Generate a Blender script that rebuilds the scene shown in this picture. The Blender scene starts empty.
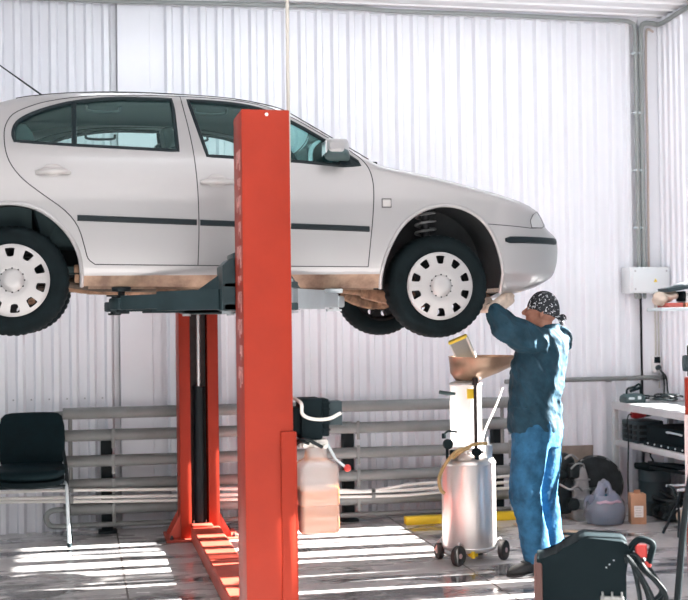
import bpy, bmesh, math, random
from mathutils import Vector, Matrix, noise
from mathutils.geometry import delaunay_2d_cdt
PI = math.pi
R = math.radians
V = Vector
scn = bpy.context.scene
COL = scn.collection
rnd = random.Random(7)

# ------------------------------------------------------------------ materials
def mat(name, col, rough=.5, metal=0., var=0., vscale=8., bump=0., bscale=60., coat=0., spec=None, col2=None):
    m = bpy.data.materials.new(name); m.use_nodes = True
    nt = m.node_tree; b = nt.nodes['Principled BSDF']
    b.inputs['Base Color'].default_value = (*col, 1)
    b.inputs['Roughness'].default_value = rough
    b.inputs['Metallic'].default_value = metal
    if coat: b.inputs['Coat Weight'].default_value = coat; b.inputs['Coat Roughness'].default_value = .08
    if spec is not None: b.inputs['Specular IOR Level'].default_value = spec
    if var or bump or col2:
        tc = nt.nodes.new('ShaderNodeTexCoord')
    if var or col2:
        n = nt.nodes.new('ShaderNodeTexNoise'); n.inputs['Scale'].default_value = vscale
        n.inputs['Detail'].default_value = 6; n.inputs['Roughness'].default_value = .6
        nt.links.new(tc.outputs['Object'], n.inputs['Vector'])
        r = nt.nodes.new('ShaderNodeValToRGB')
        c2 = col2 if col2 else tuple(max(0, c * (1 - var)) for c in col)
        c1 = col if col2 else tuple(min(1, c * (1 + var)) for c in col)
        r.color_ramp.elements[0].color = (*c2, 1); r.color_ramp.elements[0].position = .35
        r.color_ramp.elements[1].color = (*c1, 1); r.color_ramp.elements[1].position = .65
        nt.links.new(n.outputs['Fac'], r.inputs['Fac'])
        nt.links.new(r.outputs['Color'], b.inputs['Base Color'])
    if bump:
        n2 = nt.nodes.new('ShaderNodeTexNoise'); n2.inputs['Scale'].default_value = bscale
        n2.inputs['Detail'].default_value = 4
        nt.links.new(tc.outputs['Object'], n2.inputs['Vector'])
        bp = nt.nodes.new('ShaderNodeBump'); bp.inputs['Strength'].default_value = bump
        bp.inputs['Distance'].default_value = .01
        nt.links.new(n2.outputs['Fac'], bp.inputs['Height'])
        nt.links.new(bp.outputs['Normal'], b.inputs['Normal'])
    return m

def glass_mat(name, tint, gloss=.08, rough=.02, diffuse=None, dmix=0., gcol=(1, 1, 1)):
    m = bpy.data.materials.new(name); m.use_nodes = True
    nt = m.node_tree; nt.nodes.clear()
    out = nt.nodes.new('ShaderNodeOutputMaterial')
    t = nt.nodes.new('ShaderNodeBsdfTransparent'); t.inputs['Color'].default_value = (*tint, 1)
    g = nt.nodes.new('ShaderNodeBsdfGlossy'); g.inputs['Roughness'].default_value = rough; g.inputs['Color'].default_value = (*gcol, 1)
    lw = nt.nodes.new('ShaderNodeFresnel'); lw.inputs['IOR'].default_value = 1.45
    mx = nt.nodes.new('ShaderNodeMixShader')
    nt.links.new(lw.outputs[0], mx.inputs[0])
    first = t.outputs[0]
    if diffuse:
        d = nt.nodes.new('ShaderNodeBsdfDiffuse'); d.inputs['Color'].default_value = (*diffuse, 1)
        tl = nt.nodes.new('ShaderNodeBsdfTranslucent'); tl.inputs['Color'].default_value = (*diffuse, 1)
        a = nt.nodes.new('ShaderNodeMixShader'); a.inputs[0].default_value = .5
        nt.links.new(d.outputs[0], a.inputs[1]); nt.links.new(tl.outputs[0], a.inputs[2])
        m2 = nt.nodes.new('ShaderNodeMixShader'); m2.inputs[0].default_value = dmix
        nt.links.new(t.outputs[0], m2.inputs[1]); nt.links.new(a.outputs[0], m2.inputs[2])
        first = m2.outputs[0]
    nt.links.new(first, mx.inputs[1]); nt.links.new(g.outputs[0], mx.inputs[2])
    nt.links.new(mx.outputs[0], out.inputs['Surface'])
    return m

M = {}
M['wall'] = mat('white_sheet_metal', (.79, .80, .845), .30, 0, .03, 1.2)
M['ceil'] = mat('white_ceiling_sheet', (.84, .84, .86), .5)
M['screw'] = mat('grey_screw', (.42, .42, .44), .5)
M['paint'] = mat('silver_beige_paint', (.375, .377, .385), .30, .38, .015, 2., coat=.35)
M['paint_dusty'] = mat('dusty_paint', (.45, .45, .455), .45, .15, .06, 6.)
M['sill'] = mat('sill_dirt_and_bounce', (.44, .31, .22), .55, .1, 0, 5., col2=(.16, .10, .07))  # brown dirt, with warm bounce from the sunlit floor painted into the tan
M['black_trim'] = mat('black_trim', (.006, .014, .018), .5, spec=.25)
M['seam'] = mat('seam_rubber', (.02, .022, .025), .7)
M['handle'] = mat('handle_paint', (.46, .455, .455), .3, .3)
M['cup'] = mat('handle_cup_paint', (.42, .41, .41), .35, .3)
M['glass'] = glass_mat('tinted_glass', (.76, .90, .88), gcol=(.55, .85, .85))
M['lamp_glass'] = glass_mat('lamp_lens', (.93, .96, .98), diffuse=(.93, .95, .97), dmix=.6)
M['chrome'] = mat('chrome', (.8, .8, .82), .12, 1.)
M['interior'] = mat('dark_interior', (.022, .045, .05), .8)
M['headliner'] = mat('headliner', (.03, .075, .08), .9)
M['tyre'] = mat('tyre_rubber', (.004, .009, .011), .8, spec=.14, var=.25, vscale=12., bump=.2, bscale=90)
M['hubcap'] = mat('hubcap_silver', (.41, .41, .415), .36, .35)
M['steel_dark'] = mat('dark_steel', (.02, .022, .026), .5, .3)
M['liner'] = mat('wheel_well_liner', (.014, .018, .021), .75, 0, .4, 6.)
M['under'] = mat('underbody_dirt', (.10, .07, .05), .8, 0, 0, 9., col2=(.03, .025, .022))
M['rusty'] = mat('rusty_arm', (.40, .24, .15), .65, .2, 0, 14., col2=(.14, .08, .05))
M['dust_tray'] = mat('dusty_tray', (.60, .53, .46), .7, 0, .12, 12.)
M['spring'] = mat('spring_steel', (.22, .23, .24), .5, .4)
M['lift_red'] = mat('red_lift_paint', (.295, .025, .010), .48, 0, .08, 3.5, spec=.22)
M['lift_red2'] = mat('faded_red_paint', (.45, .060, .035), .5, 0, .16, 5.)
M['label'] = mat('faded_label', (.50, .22, .20), .6, 0, .5, 40.)
M['arm'] = mat('dark_grey_arm', (.024, .045, .052), .45, .1, .15, 5., spec=.3)
M['arm_grey'] = mat('grey_arm', (.42, .47, .50), .4, .3, .06, 6.)
M['black'] = mat('black_metal', (.008, .015, .018), .5, .0, spec=.25)
M['black_plastic'] = mat('black_plastic', (.005, .012, .015), .7, spec=.12)
M['black_fabric'] = mat('black_vinyl', (.003, .013, .017), .65, 0, .15, 12., spec=.12)
M['chain'] = mat('dark_greased_steel', (.030, .022, .022), .45, .4, .3, 20.)
M['rod'] = mat('bright_rod', (.75, .75, .76), .25, .7)
M['white_plastic'] = mat('white_plastic', (.78, .78, .78), .4)
M['grey_box'] = mat('grey_white_enamel', (.72, .75, .77), .4)
M['cable_grey'] = mat('grey_cable', (.50, .48, .44), .55)
M['cable_pale'] = mat('pale_hose', (.72, .70, .66), .5)
M['conduit'] = mat('grey_conduit', (.26, .28, .275), .55)
M['conduit2'] = mat('pale_brown_conduit', (.48, .40, .36), .6)
M['radiator'] = mat('grey_radiator_paint', (.185, .195, .195), .5, .0, .12, 4.)
M['white_pipe'] = mat('white_pipe', (.74, .73, .70), .45)
M['reservoir'] = glass_mat('translucent_reservoir', (.95, .95, .95), diffuse=(.95, .94, .93), dmix=.46)
M['oil'] = mat('amber_oil', (.90, .36, .10), .3)
M['red_knob'] = mat('red_knob', (.50, .035, .03), .4)
M['yellow'] = mat('yellow_paint', (.80, .56, .02), .5, 0, .08, 6.)
M['tank'] = mat('satin_steel', (.72, .68, .66), .30, .75, .04, 3.)
M['funnel'] = mat('brown_steel_pan', (.34, .23, .16), .34, .45, .18, 7.)
M['chamber'] = glass_mat('clear_chamber', (.96, .96, .96), diffuse=(.82, .78, .76), dmix=.55)
M['hose_y'] = mat('tan_hose', (.40, .28, .12), .5)
M['caster'] = mat('caster_rubber', (.03, .028, .028), .7)
M['caster_rim'] = mat('caster_rim', (.55, .36, .34), .5, .2)
M['pleat'] = mat('filter_paper', (.72, .74, .72), .8)
M['pleat_y'] = mat('filter_yellow_rim', (.85, .68, .08), .6)
M['pleat_d'] = mat('filter_grey', (.42, .45, .44), .8)
M['skin'] = mat('skin', (.40, .19, .13), .55, 0, .12, 18.)
M['jacket'] = mat('blue_jacket', (.013, .044, .068), .75, 0, .3, 9., bump=.5, bscale=40, spec=.2)
M['jeans'] = mat('blue_jeans', (.024, .105, .20), .85, 0, .38, 9., bump=.6, bscale=40, spec=.2)
M['shoe'] = mat('black_shoe', (.014, .016, .018), .6, 0, .3, 14.)
M['glove'] = mat('beige_glove', (.60, .50, .42), .8, 0, .14, 20.)
M['concrete'] = mat('concrete', (.4, .4, .4), .6)
M['metal_grey'] = mat('grey_cast_metal', (.30, .31, .31), .5, .4, .2, 12.)
M['metal_dark'] = mat('oily_cast_metal', (.013, .020, .022), .5, .2, .4, 14., spec=.3)
M['bag'] = glass_mat('thin_bag_plastic', (.70, .80, .92), diffuse=(.74, .79, .90), dmix=.36)
M['bag_in'] = mat('blue_rags', (.02, .12, .17), .7, 0, .5, 14.)
M['bag_red'] = mat('bag_print', (.50, .36, .44), .6)
M['cardboard'] = mat('cardboard', (.44, .25, .15), .8, 0, .1, 9.)
M['paper'] = mat('paper', (.78, .76, .74), .8)
M['cardboard_pale'] = mat('pale_cardboard', (.52, .40, .29), .85, 0, .15, 12.)
M['bench'] = mat('grey_bench_paint', (.55, .57, .58), .45, .1, .06, 6.)
M['bench_leg'] = mat('bench_leg', (.50, .53, .54), .45, .1)
M['tool_teal'] = mat('dark_teal_plastic', (.045, .085, .09), .5)
M['tool_red'] = mat('red_tool_plastic', (.34, .02, .02), .45)
M['beige_cloth'] = mat('beige_cloth', (.62, .52, .43), .85, 0, .12, 12.)
M['sack'] = mat('beige_sack', (.60, .48, .36), .85, 0, .2, 16.)
M['board'] = mat('brown_board', (.24, .20, .17), .8, 0, .15, 8.)
M['red_box'] = mat('red_box', (.62, .14, .11), .6)
M['orange_box'] = mat('orange_box', (.75, .35, .22), .6)
M['slate'] = mat('slate_grey', (.030, .050, .058), .5, spec=.3)
M['pale_grey'] = mat('pale_grey', (.55, .62, .65), .5)
M['rust_edge'] = mat('brown_plastic_edge', (.10, .045, .038), .5)
M['pink'] = mat('sunlit_pink_paint', (.78, .62, .60), .45)

# ------------------------------------------------------------------ mesh builder
class MB:
    def __init__(self): self.bm = bmesh.new()
    def box(self, c, s, bev=0., rot=None, seg=2):
        mtx = Matrix.Translation(V(c)) @ (rot.to_4x4() if rot else Matrix()) @ Matrix.Diagonal((*s, 1))
        r = bmesh.ops.create_cube(self.bm, size=1, matrix=mtx)
        if bev:
            es = {e for v in r['verts'] for e in v.link_edges}
            bmesh.ops.bevel(self.bm, geom=list(es), offset=bev, segments=seg, affect='EDGES', profile=.5, clamp_overlap=True)
        return self
    def span(self, a, b, bev=0.):
        a, b = V(a), V(b)
        return self.box((a + b) / 2, [abs(q) for q in (b - a)], bev)
    def rings(self, rings, cap0=True, cap1=True, closed=False):
        bm = self.bm
        rv = [[bm.verts.new(p) for p in r] for r in rings]
        n = len(rings[0])
        cnt = len(rv) if closed else len(rv) - 1
        for i in range(cnt):
            a, b = rv[i], rv[(i + 1) % len(rv)]
            for k in range(n):
                bm.faces.new((a[k], a[(k + 1) % n], b[(k + 1) % n], b[k]))
        if not closed:
            if cap0: bm.faces.new(list(reversed(rv[0])))
            if cap1: bm.faces.new(rv[-1])
        return self
    def tube(self, pts, r, n=10, closed=False, cap=True, flat=1.):
        pts = [V(p) for p in pts]; m = len(pts)
        rr = r if isinstance(r, (list, tuple)) else [r] * m
        tang = []
        for i in range(m):
            if closed: t = pts[(i + 1) % m] - pts[i - 1]
            else: t = pts[min(i + 1, m - 1)] - pts[max(i - 1, 0)]
            tang.append(t.normalized() if t.length > 1e-9 else V((0, 0, 1)))
        t0 = tang[0]
        up = V((0, 0, 1)) if abs(t0.z) < .9 else V((1, 0, 0))
        nrm = (up - t0 * up.dot(t0)).normalized()
        out = []
        for i in range(m):
            t = tang[i]; nrm = (nrm - t * nrm.dot(t)).normalized(); b = t.cross(nrm)
            out.append([pts[i] + (nrm * math.cos(2 * PI * k / n) + b * math.sin(2 * PI * k / n) * flat) * rr[i] for k in range(n)])
        return self.rings(out, cap, cap, closed)
    def cyl(self, p0, p1, r0, r1=None, n=24, cap=True):
        return self.tube([p0, p1], [r0, r0 if r1 is None else r1], n, cap=cap)
    def lathe(self, prof, c, axis=(0, 0, 1), n=32, cap=True):
        c = V(c); ax = V(axis).normalized()
        up = V((0, 0, 1)) if abs(ax.z) < .9 else V((1, 0, 0))
        u = (up - ax * up.dot(ax)).normalized(); w = ax.cross(u)
        rr = [[c + ax * h + (u * math.cos(2 * PI * k / n) + w * math.sin(2 * PI * k / n)) * max(r, 1e-4) for k in range(n)] for r, h in prof]
        return self.rings(rr, cap, cap)
    def prism(self, poly, o, ux, uy, d):
        """polygon poly (2D) placed at o with axes ux,uy and extruded along vector d"""
        o, ux, uy, d = V(o), V(ux), V(uy), V(d)
        a = [o + ux * p[0] + uy * p[1] for p in poly]
        return self.rings([a, [p + d for p in a]])
    def sph(self, c, r, nu=20, nv=12, rot=None):
        c = V(c); r = (r, r, r) if isinstance(r, (int, float)) else r
        rr = []
        for j in range(1, nv):
            th = PI * j / nv
            ring = []
            for k in range(nu):
                p = V((r[0] * math.sin(th) * math.cos(2 * PI * k / nu), r[1] * math.sin(th) * math.sin(2 * PI * k / nu), r[2] * math.cos(th)))
                ring.append(c + (rot @ p if rot else p))
            rr.append(ring)
        return self.rings(rr)
    def jitter(self, amp, sc, seed=0.):
        for v in self.bm.verts:
            v.co += noise.noise_vector(v.co * sc + V((seed, seed * .7, 0))) * amp
        return self
    def pieces(self, name, m, parent=None, **kw):
        """every loose piece becomes an object of its own"""
        bm = self.bm; bm.verts.index_update(); seen = set(); out = []
        for v in bm.verts:
            if v in seen: continue
            st_ = [v]; comp = []; seen.add(v)
            while st_:
                q = st_.pop(); comp.append(q)
                for e in q.link_edges:
                    o_ = e.other_vert(q)
                    if o_ not in seen: seen.add(o_); st_.append(o_)
            n_ = MB(); mp_ = {q: n_.bm.verts.new(q.co) for q in comp}
            for f in {f for q in comp for f in q.link_faces}: n_.bm.faces.new([mp_[q] for q in f.verts])
            out.append(n_.build(name, m, parent, **kw))
        bm.free(); return out
    def build(self, name, m, parent=None, origin=None, smooth=35., kind=None, label=None):
        bm = self.bm
        bmesh.ops.recalc_face_normals(bm, faces=bm.faces)
        off = V((0, 0, 0))
        if parent is not None:
            q = parent
            while q is not None:
                off += q.location; q = q.parent
        if origin is not None: off = V(origin)
        if off.length: bmesh.ops.translate(bm, verts=bm.verts, vec=-off)
        if smooth:
            for f in bm.faces: f.smooth = True
            lim = R(smooth)
            for e in bm.edges:
                if len(e.link_faces) == 2 and e.calc_face_angle(0) > lim: e.smooth = False
        me = bpy.data.meshes.new(name); bm.to_mesh(me); bm.free()
        return link(name, me, m, parent, origin, kind, label)
def link(name, me, m, parent=None, origin=None, kind=None, label=None):
    o = bpy.data.objects.new(name, me)
    if m is not None: me.materials.append(M[m] if isinstance(m, str) else m)
    COL.objects.link(o)
    if parent is not None: o.parent = parent
    if origin is not None: o.location = origin
    if kind: o['kind'] = kind
    if label: o['label'] = label
    return o
def tag(o, label, cat, group=None):
    o['label'] = label; o['category'] = cat
    if group: o['group'] = group
    return o
def thing(name, label, cat, loc, group=None):
    o = bpy.data.objects.new(name, None); o.empty_display_size = .1
    COL.objects.link(o); o.location = loc
    return tag(o, label, cat, group)
def cr(pts, n=8, closed=False):
    """Catmull-Rom curve through the points"""
    P = [V(p) for p in pts]; m = len(P); out = []
    for i in range(m if closed else m - 1):
        p1, p2 = P[i], P[(i + 1) % m]
        p0 = P[i - 1] if (i or closed) else p1 * 2 - p2
        p3 = P[(i + 2) % m] if (i + 2 < m or closed) else p2 * 2 - p1
        for k in range(n):
            t = k / n
            out.append(.5 * ((2 * p1) + (p2 - p0) * t + (2 * p0 - 5 * p1 + 4 * p2 - p3) * t * t + (3 * p1 - p0 - 3 * p2 + p3) * t ** 3))
    if not closed: out.append(P[-1])
    return out
def rotz(a): return Matrix.Rotation(a, 3, 'Z')
def rotx(a): return Matrix.Rotation(a, 3, 'X')
def roty(a): return Matrix.Rotation(a, 3, 'Y')

# ------------------------------------------------------------------ camera, light
H = 1.65
yaw, pit, rol = R(12.2), R(.845), R(.75)
F0 = V((math.sin(yaw) * math.cos(pit), math.cos(yaw) * math.cos(pit), math.sin(pit)))
R0 = V((math.cos(yaw), -math.sin(yaw), 0)); U0 = R0.cross(F0)
CR = R0 * math.cos(rol) - U0 * math.sin(rol); CU = R0 * math.sin(rol) + U0 * math.cos(rol)
cam = bpy.data.cameras.new('camera'); co = bpy.data.objects.new('camera', cam); COL.objects.link(co)
co.matrix_world = Matrix(((CR.x, CU.x, -F0.x, 0), (CR.y, CU.y, -F0.y, 0), (CR.z, CU.z, -F0.z, H), (0, 0, 0, 1)))
cam.sensor_width = 36; cam.sensor_fit = 'HORIZONTAL'; cam.lens = 36 * 1220 / 688
cam.clip_start = .05
cam.dof.use_dof = True; cam.dof.focus_distance = 7.4; cam.dof.aperture_fstop = 2.8
scn.camera = co

w = bpy.data.worlds.new('daylight'); scn.world = w; w.use_nodes = True
bg = w.node_tree.nodes['Background']
bg.inputs['Color'].default_value = (.86, .93, 1., 1); bg.inputs['Strength'].default_value = .62
sun = bpy.data.lights.new('sun', 'SUN'); so = bpy.data.objects.new('sun', sun); COL.objects.link(so)
sun.energy = 125.; sun.angle = R(.6); sun.color = (1., .955, .91)
sd = V((-1, .02, -math.tan(R(25)))).normalized()
so.rotation_euler = sd.to_track_quat('-Z', 'Y').to_euler()
so.location = (12, 8, 6)
for k, (lx, ly, en) in enumerate(((-2.2, 8.1, 40), (1.2, 8.1, 46), (3.6, 8.1, 34), (1.0, 5.0, 14))):   # unseen fill lights added under the ceiling to brighten the back wall
    la = bpy.data.lights.new('added_fill_light', 'AREA'); la.shape = 'RECTANGLE'; la.size = 2.4; la.size_y = .25; la.energy = en; la.color = (.92, .96, 1.)
    lo = bpy.data.objects.new('added_fill_light', la); COL.objects.link(lo); lo.location = (lx, ly, 4.15); lo.rotation_euler = (R(22 if ly > 6 else 0), 0, 0)
vs = scn.view_settings
scn.display_settings.display_device = 'sRGB'
vs.view_transform = 'Standard'; vs.look = 'None'; vs.gamma = 1; vs.use_curve_mapping = False
vs.exposure = -.4
try:
    scn.cycles.use_denoising = True
    scn.cycles.max_bounces = 10; scn.cycles.transparent_max_bounces = 16
    scn.cycles.sample_clamp_indirect = 8
except Exception: pass

# ------------------------------------------------------------------ the setting
WY = 9.9      # back wall
WX = 4.99     # right wall
CZ = 4.235
def struct(o): o['kind'] = 'structure'; return o
# floor material: grey concrete, wet spots, joint lines
fm = bpy.data.materials.new('wet_concrete_floor'); fm.use_nodes = True
nt = fm.node_tree; b = nt.nodes['Principled BSDF']
tc = nt.nodes.new('ShaderNodeTexCoord')
def nnoise(scale, detail=5, rough=.6, vec=None):
    n = nt.nodes.new('ShaderNodeTexNoise'); n.inputs['Scale'].default_value = scale
    n.inputs['Detail'].default_value = detail; n.inputs['Roughness'].default_value = rough
    nt.links.new(vec or tc.outputs['Object'], n.inputs['Vector']); return n
def ramp(src, stops):
    r = nt.nodes.new('ShaderNodeValToRGB'); e = r.color_ramp.elements
    while len(e) < len(stops): e.new(.5)
    for k, (p, c) in enumerate(stops): e[k].position = p; e[k].color = (*c, 1) if isinstance(c, tuple) else (c, c, c, 1)
    nt.links.new(src, r.inputs['Fac']); return r
mp = nt.nodes.new('ShaderNodeMapping'); mp.inputs['Scale'].default_value = (1, 2.2, 1)
nt.links.new(tc.outputs['Object'], mp.inputs['Vector'])
n1 = nnoise(2.2); n2 = nnoise(1.25, 4, .55, mp.outputs['Vector']); n3 = nnoise(22., 5)
base = ramp(n1.outputs['Fac'], [(.3, (.40, .39, .39)), (.7, (.52, .505, .50))])
wet = ramp(n2.outputs['Fac'], [(.54, 0.), (.60, 1.)])
mix = nt.nodes.new('ShaderNodeMix'); mix.data_type = 'RGBA'
nt.links.new(wet.outputs['Color'], mix.inputs['Factor'])
nt.links.new(base.outputs['Color'], mix.inputs['A']); mix.inputs['B'].default_value = (.14, .14, .145, 1)
grit = ramp(n3.outputs['Fac'], [(.3, .86), (.7, 1.06)])
mul = nt.nodes.new('ShaderNodeMix'); mul.data_type = 'RGBA'; mul.blend_type = 'MULTIPLY'; mul.inputs['Factor'].default_value = 1
nt.links.new(mix.outputs['Result'], mul.inputs['A']); nt.links.new(grit.outputs['Color'], mul.inputs['B'])
nt.links.new(mul.outputs['Result'], b.inputs['Base Color'])
rr = ramp(n2.outputs['Fac'], [(.46, .34), (.60, .08)])
nt.links.new(rr.outputs['Color'], b.inputs['Roughness'])
bp = nt.nodes.new('ShaderNodeBump'); bp.inputs['Strength'].default_value = .08; bp.inputs['Distance'].default_value = .01
nt.links.new(n3.outputs['Fac'], bp.inputs['Height']); nt.links.new(bp.outputs['Normal'], b.inputs['Normal'])
mb = MB(); mb.span((-7, -6, -.12), (WX + .2, WY + .12, 0))
fl = struct(mb.build('floor', fm, smooth=0))
M['joint'] = mat('floor_joint', (.10, .09, .085), .8, 0, .3, 20.)
mb = MB()
for x in (-1.95, .262, 2.47):
    mb.span((x - .006, 5.5, -.004), (x + .006, WY - .02, .0012))
mb.build('expansion_joint', 'joint', fl, smooth=0)

mb = MB()
# ceiling: white ribbed sheets running along the back wall
ys = []; y = -6.
while y < WY: ys += [(y, 0), (y + .16, 0), (y + .17, .014), (y + .19, .014), (y + .20, 0)]; y += .2
vA = [mb.bm.verts.new((-7, q, CZ + .02 - h)) for q, h in ys]; vB = [mb.bm.verts.new((WX + .2, q, CZ + .02 - h)) for q, h in ys]
for i in range(len(ys) - 1): mb.bm.faces.new((vA[i], vA[i + 1], vB[i + 1], vB[i]))
mb.span((-7, -6, CZ + .03), (WX + .2, WY + .12, CZ + .1))
struct(mb.build('ceiling', 'ceil', smooth=0))

def ribbed(mb, a, b, z0, z1, depth_dir, pitch=.137, depth=.044, pan=.060, rmp=.020):
    """corrugated sheet from a to b (2D points), ribs standing out along depth_dir"""
    a, b = V((*a, 0)), V((*b, 0)); L = (b - a).length; u = (b - a) / L; d = V((*depth_dir, 0))
    pr = []; t = 0.
    top = pitch - pan - 2 * rmp
    while t < L:
        pr += [(t, 0), (t + pan, 0), (t + pan + rmp, depth), (t + pan + rmp + top, depth)]; t += pitch
    pr = [(min(q, L), h) for q, h in pr] + [(L, 0)]
    lo = [mb.bm.verts.new(a + u * q + d * h + V((0, 0, z0))) for q, h in pr]
    hi = [mb.bm.verts.new(a + u * q + d * h + V((0, 0, z1))) for q, h in pr]
    for i in range(len(pr) - 1):
        if (lo[i].co - lo[i + 1].co).length > 1e-6: mb.bm.faces.new((lo[i], lo[i + 1], hi[i + 1], hi[i]))
mb = MB()
ribbed(mb, (-7, WY), (.30, WY), 0, CZ, (0, -1))
ribbed(mb, (.62, WY), (4.79, WY), 0, CZ, (0, -1))
mb.span((-7, WY + .002, 0), (WX + .2, WY + .12, CZ))
wb = struct(mb.build('wall_back', 'wall', smooth=0))
mb = MB()
x = -.52
while x < 4.7:
    if not .25 < x < .7:
        for z in (1.04, 3.17): mb.cyl((x, WY, z), (x, WY - .008, z), .007, n=8)
    x += .137
mb.build('screw_row', 'screw', wb, kind='stuff')
mb = MB(); mb.span((.305, WY - .045, 0), (.565, WY + .01, CZ), .006); mb.span((.56, WY - .03, 0), (.63, WY + .01, CZ))
struct(mb.build('trim_1', 'wall', smooth=0))           # flat boxed column
mb = MB(); mb.span((4.79, WY - .03, 0), (WX + .01, WY + .01, CZ), .003)
struct(mb.build('trim_2', 'wall', smooth=0))           # flat corner strip
mb = MB(); mb.span((-7, WY - .035, CZ - .05), (WX, WY + .01, CZ + .02))
struct(mb.build('trim_3', 'wall', smooth=0))           # strip under the ceiling
# right wall with an unseen window band, its bars spaced to streak the sunlight
mb = MB()
ribbed(mb, (WX, 9.36), (WX, WY), 0, CZ, (-1, 0), .10, .02, .055, .012)
mb.span((WX + .002, 9.36, 0), (WX + .15, WY + .12, CZ))
mb.span((WX, 3.4, 2.62), (WX + .15, 9.36, CZ)); mb.span((WX, 3.4, 0), (WX + .15, 9.36, 1.0)); mb.span((WX, 3.4, 1.0), (WX + .15, 4.6, 2.62))
struct(mb.build('wall_right', 'wall', smooth=0))
mb = MB()
for y, wd in ((4.9, .1), (5.25, .16), (5.62, .08), (5.95, .2), (6.3, .1), (6.65, .16), (6.98, .09), (7.24, .06), (7.46, .04), (7.70, .10), (7.98, .05), (8.20, .12), (8.52, .16), (8.74, .05), (8.94, .12), (9.14, .05), (9.33, .06)):
    mb.span((WX + .03, y - wd / 2, 1.0), (WX + .09, y + wd / 2, 2.62))
for z in (1.03, 2.59): mb.span((WX + .03, 4.6, z - .03), (WX + .09, 9.36, z + .03))
struct(mb.build('window_1', 'pale_grey', smooth=0))
# ------------------------------------------------------------------ the car
XF, YC, HW = 2.146, 7.985, .8655          # front axle x, car centre line y, half width
PZ = [(1.70, .66), (1.78, .74), (1.85, .785), (1.905, .832), (1.93, .842), (2.05, .853), (2.2, .862), (2.35, .8655), (2.5, .853), (2.6, .832), (2.64, .818), (2.8, .735), (2.95, .655), (3.06, .585)]
def lerp_tab(tab, z):
    if z <= tab[0][0]: return tab[0][1]
    for (a, b_), (c, d) in zip(tab, tab[1:]):
        if z <= c: return b_ + (d - b_) * (z - a) / (c - a)
    return tab[-1][1]
def hw(x, z):
    ww = sum(lerp_tab(PZ, z + k) for k in (-.03, -.015, 0, .015, .03)) / 5 if z > 1.95 else lerp_tab(PZ, z)
    if x > .42 and z < 1.95: ww = max(ww, .80 + .0 * z) if z > 1.80 else ww
    if x > .3: ww -= HW * .28 * ((x - .3) / .5) ** 2.2
    if x < -3.0: ww -= HW * .22 * ((-3.0 - x) / .55) ** 2.2
    return ww
def inpoly(p, poly):
    x, z = p[0], p[1]; c = False; j = len(poly) - 1
    for i in range(len(poly)):
        a, b_ = poly[i], poly[j]
        if (a[1] > z) != (b_[1] > z) and x < (b_[0] - a[0]) * (z - a[1]) / (b_[1] - a[1]) + a[0]: c = not c
        j = i
    return c
def segdist(p, chain):
    best = 9.
    for a, b_ in zip(chain, chain[1:]):
        ax, az = a[0], a[1]; dx, dz = b_[0] - ax, b_[1] - az
        L = dx * dx + dz * dz
        t = 0 if L < 1e-12 else max(0, min(1, ((p[0] - ax) * dx + (p[1] - az) * dz) / L))
        q = math.hypot(p[0] - ax - dx * t, p[1] - az - dz * t)
        if q < best: best = q
    return best
def dense(pts, step=.03, closed=False):
    out = []; n = len(pts)
    for i in range(n if closed else n - 1):
        a, b_ = pts[i], pts[(i + 1) % n]; L = math.hypot(b_[0] - a[0], b_[1] - a[1]); k = max(1, int(L / step))
        for q in range(k): out.append((a[0] + (b_[0] - a[0]) * q / k, a[1] + (b_[1] - a[1]) * q / k))
    if not closed: out.append(pts[-1])
    return out
def crv(pts, n=4): return [(p.x, p.y) for p in cr([(a, b_, 0) for a, b_ in pts], n)]

REAR = [(-3.42, 1.95), (-3.50, 1.99), (-3.545, 2.08), (-3.56, 2.2), (-3.545, 2.36), (-3.52, 2.52), (-3.46, 2.66), (-3.36, 2.715)]
TOPC = [(-3.2, 2.735), (-3.0, 2.795), (-2.8, 2.872), (-2.59, 2.938), (-2.478, 2.971), (-2.371, 2.990), (-2.251, 3.005), (-2.08, 3.018), (-1.902, 3.024), (-1.72, 3.024), (-1.546, 3.019), (-1.39, 3.012), (-1.209, 2.997), (-1.06, 2.970), (-.96, 2.945), (-.875, 2.905), (-.662, 2.767), (-.423, 2.612), (-.361, 2.581), (-.294, 2.563), (-.14, 2.533), (.027, 2.497), (.22, 2.448), (.421, 2.397), (.58, 2.355), (.68, 2.318), (.725, 2.28)]
NOSE = [(.775, 2.222), (.815, 2.197), (.88, 2.175), (.93, 2.14), (.945, 2.07), (.93, 1.985), (.88, 1.905), (.79, 1.86), (.66, 1.830), (.56, 1.808), (.43, 1.797)]
CHAIN = crv(REAR + TOPC, 4) + crv(NOSE, 4)
ARCHF = crv([(.422, 1.796), (.412, 1.915), (.385, 2.032), (.34, 2.145), (.266, 2.241), (.167, 2.303), (.065, 2.328), (-.035, 2.322), (-.149, 2.278), (-.248, 2.195), (-.325, 2.062), (-.366, 1.925), (-.358, 1.829)], 3)
ARCHR = crv([(-2.138, 1.853), (-2.137, 1.941), (-2.156, 2.053), (-2.227, 2.175), (-2.348, 2.278), (-2.464, 2.318), (-2.583, 2.322), (-2.70, 2.29), (-2.81, 2.215), (-2.88, 2.11), (-2.91, 2.0), (-2.915, 1.93)], 3)
OUT = CHAIN[:-1] + ARCHF + ARCHR + [(-3.1, 1.94)]
OUT = dense(OUT, .03, True)
RD = crv([(-1.548, 2.997), (-1.85, 2.998), (-2.12, 2.978), (-2.308, 2.944), (-2.421, 2.906), (-2.515, 2.854), (-2.555, 2.784), (-2.562, 2.71), (-2.55, 2.617), (-2.517, 2.536), (-2.451, 2.456), (-2.347, 2.374), (-2.226, 2.283), (-2.154, 2.19), (-2.119, 2.076), (-2.10, 2.01), (-2.061, 1.976)], 3)
RD = RD + [(-1.472, 1.968)]
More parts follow.
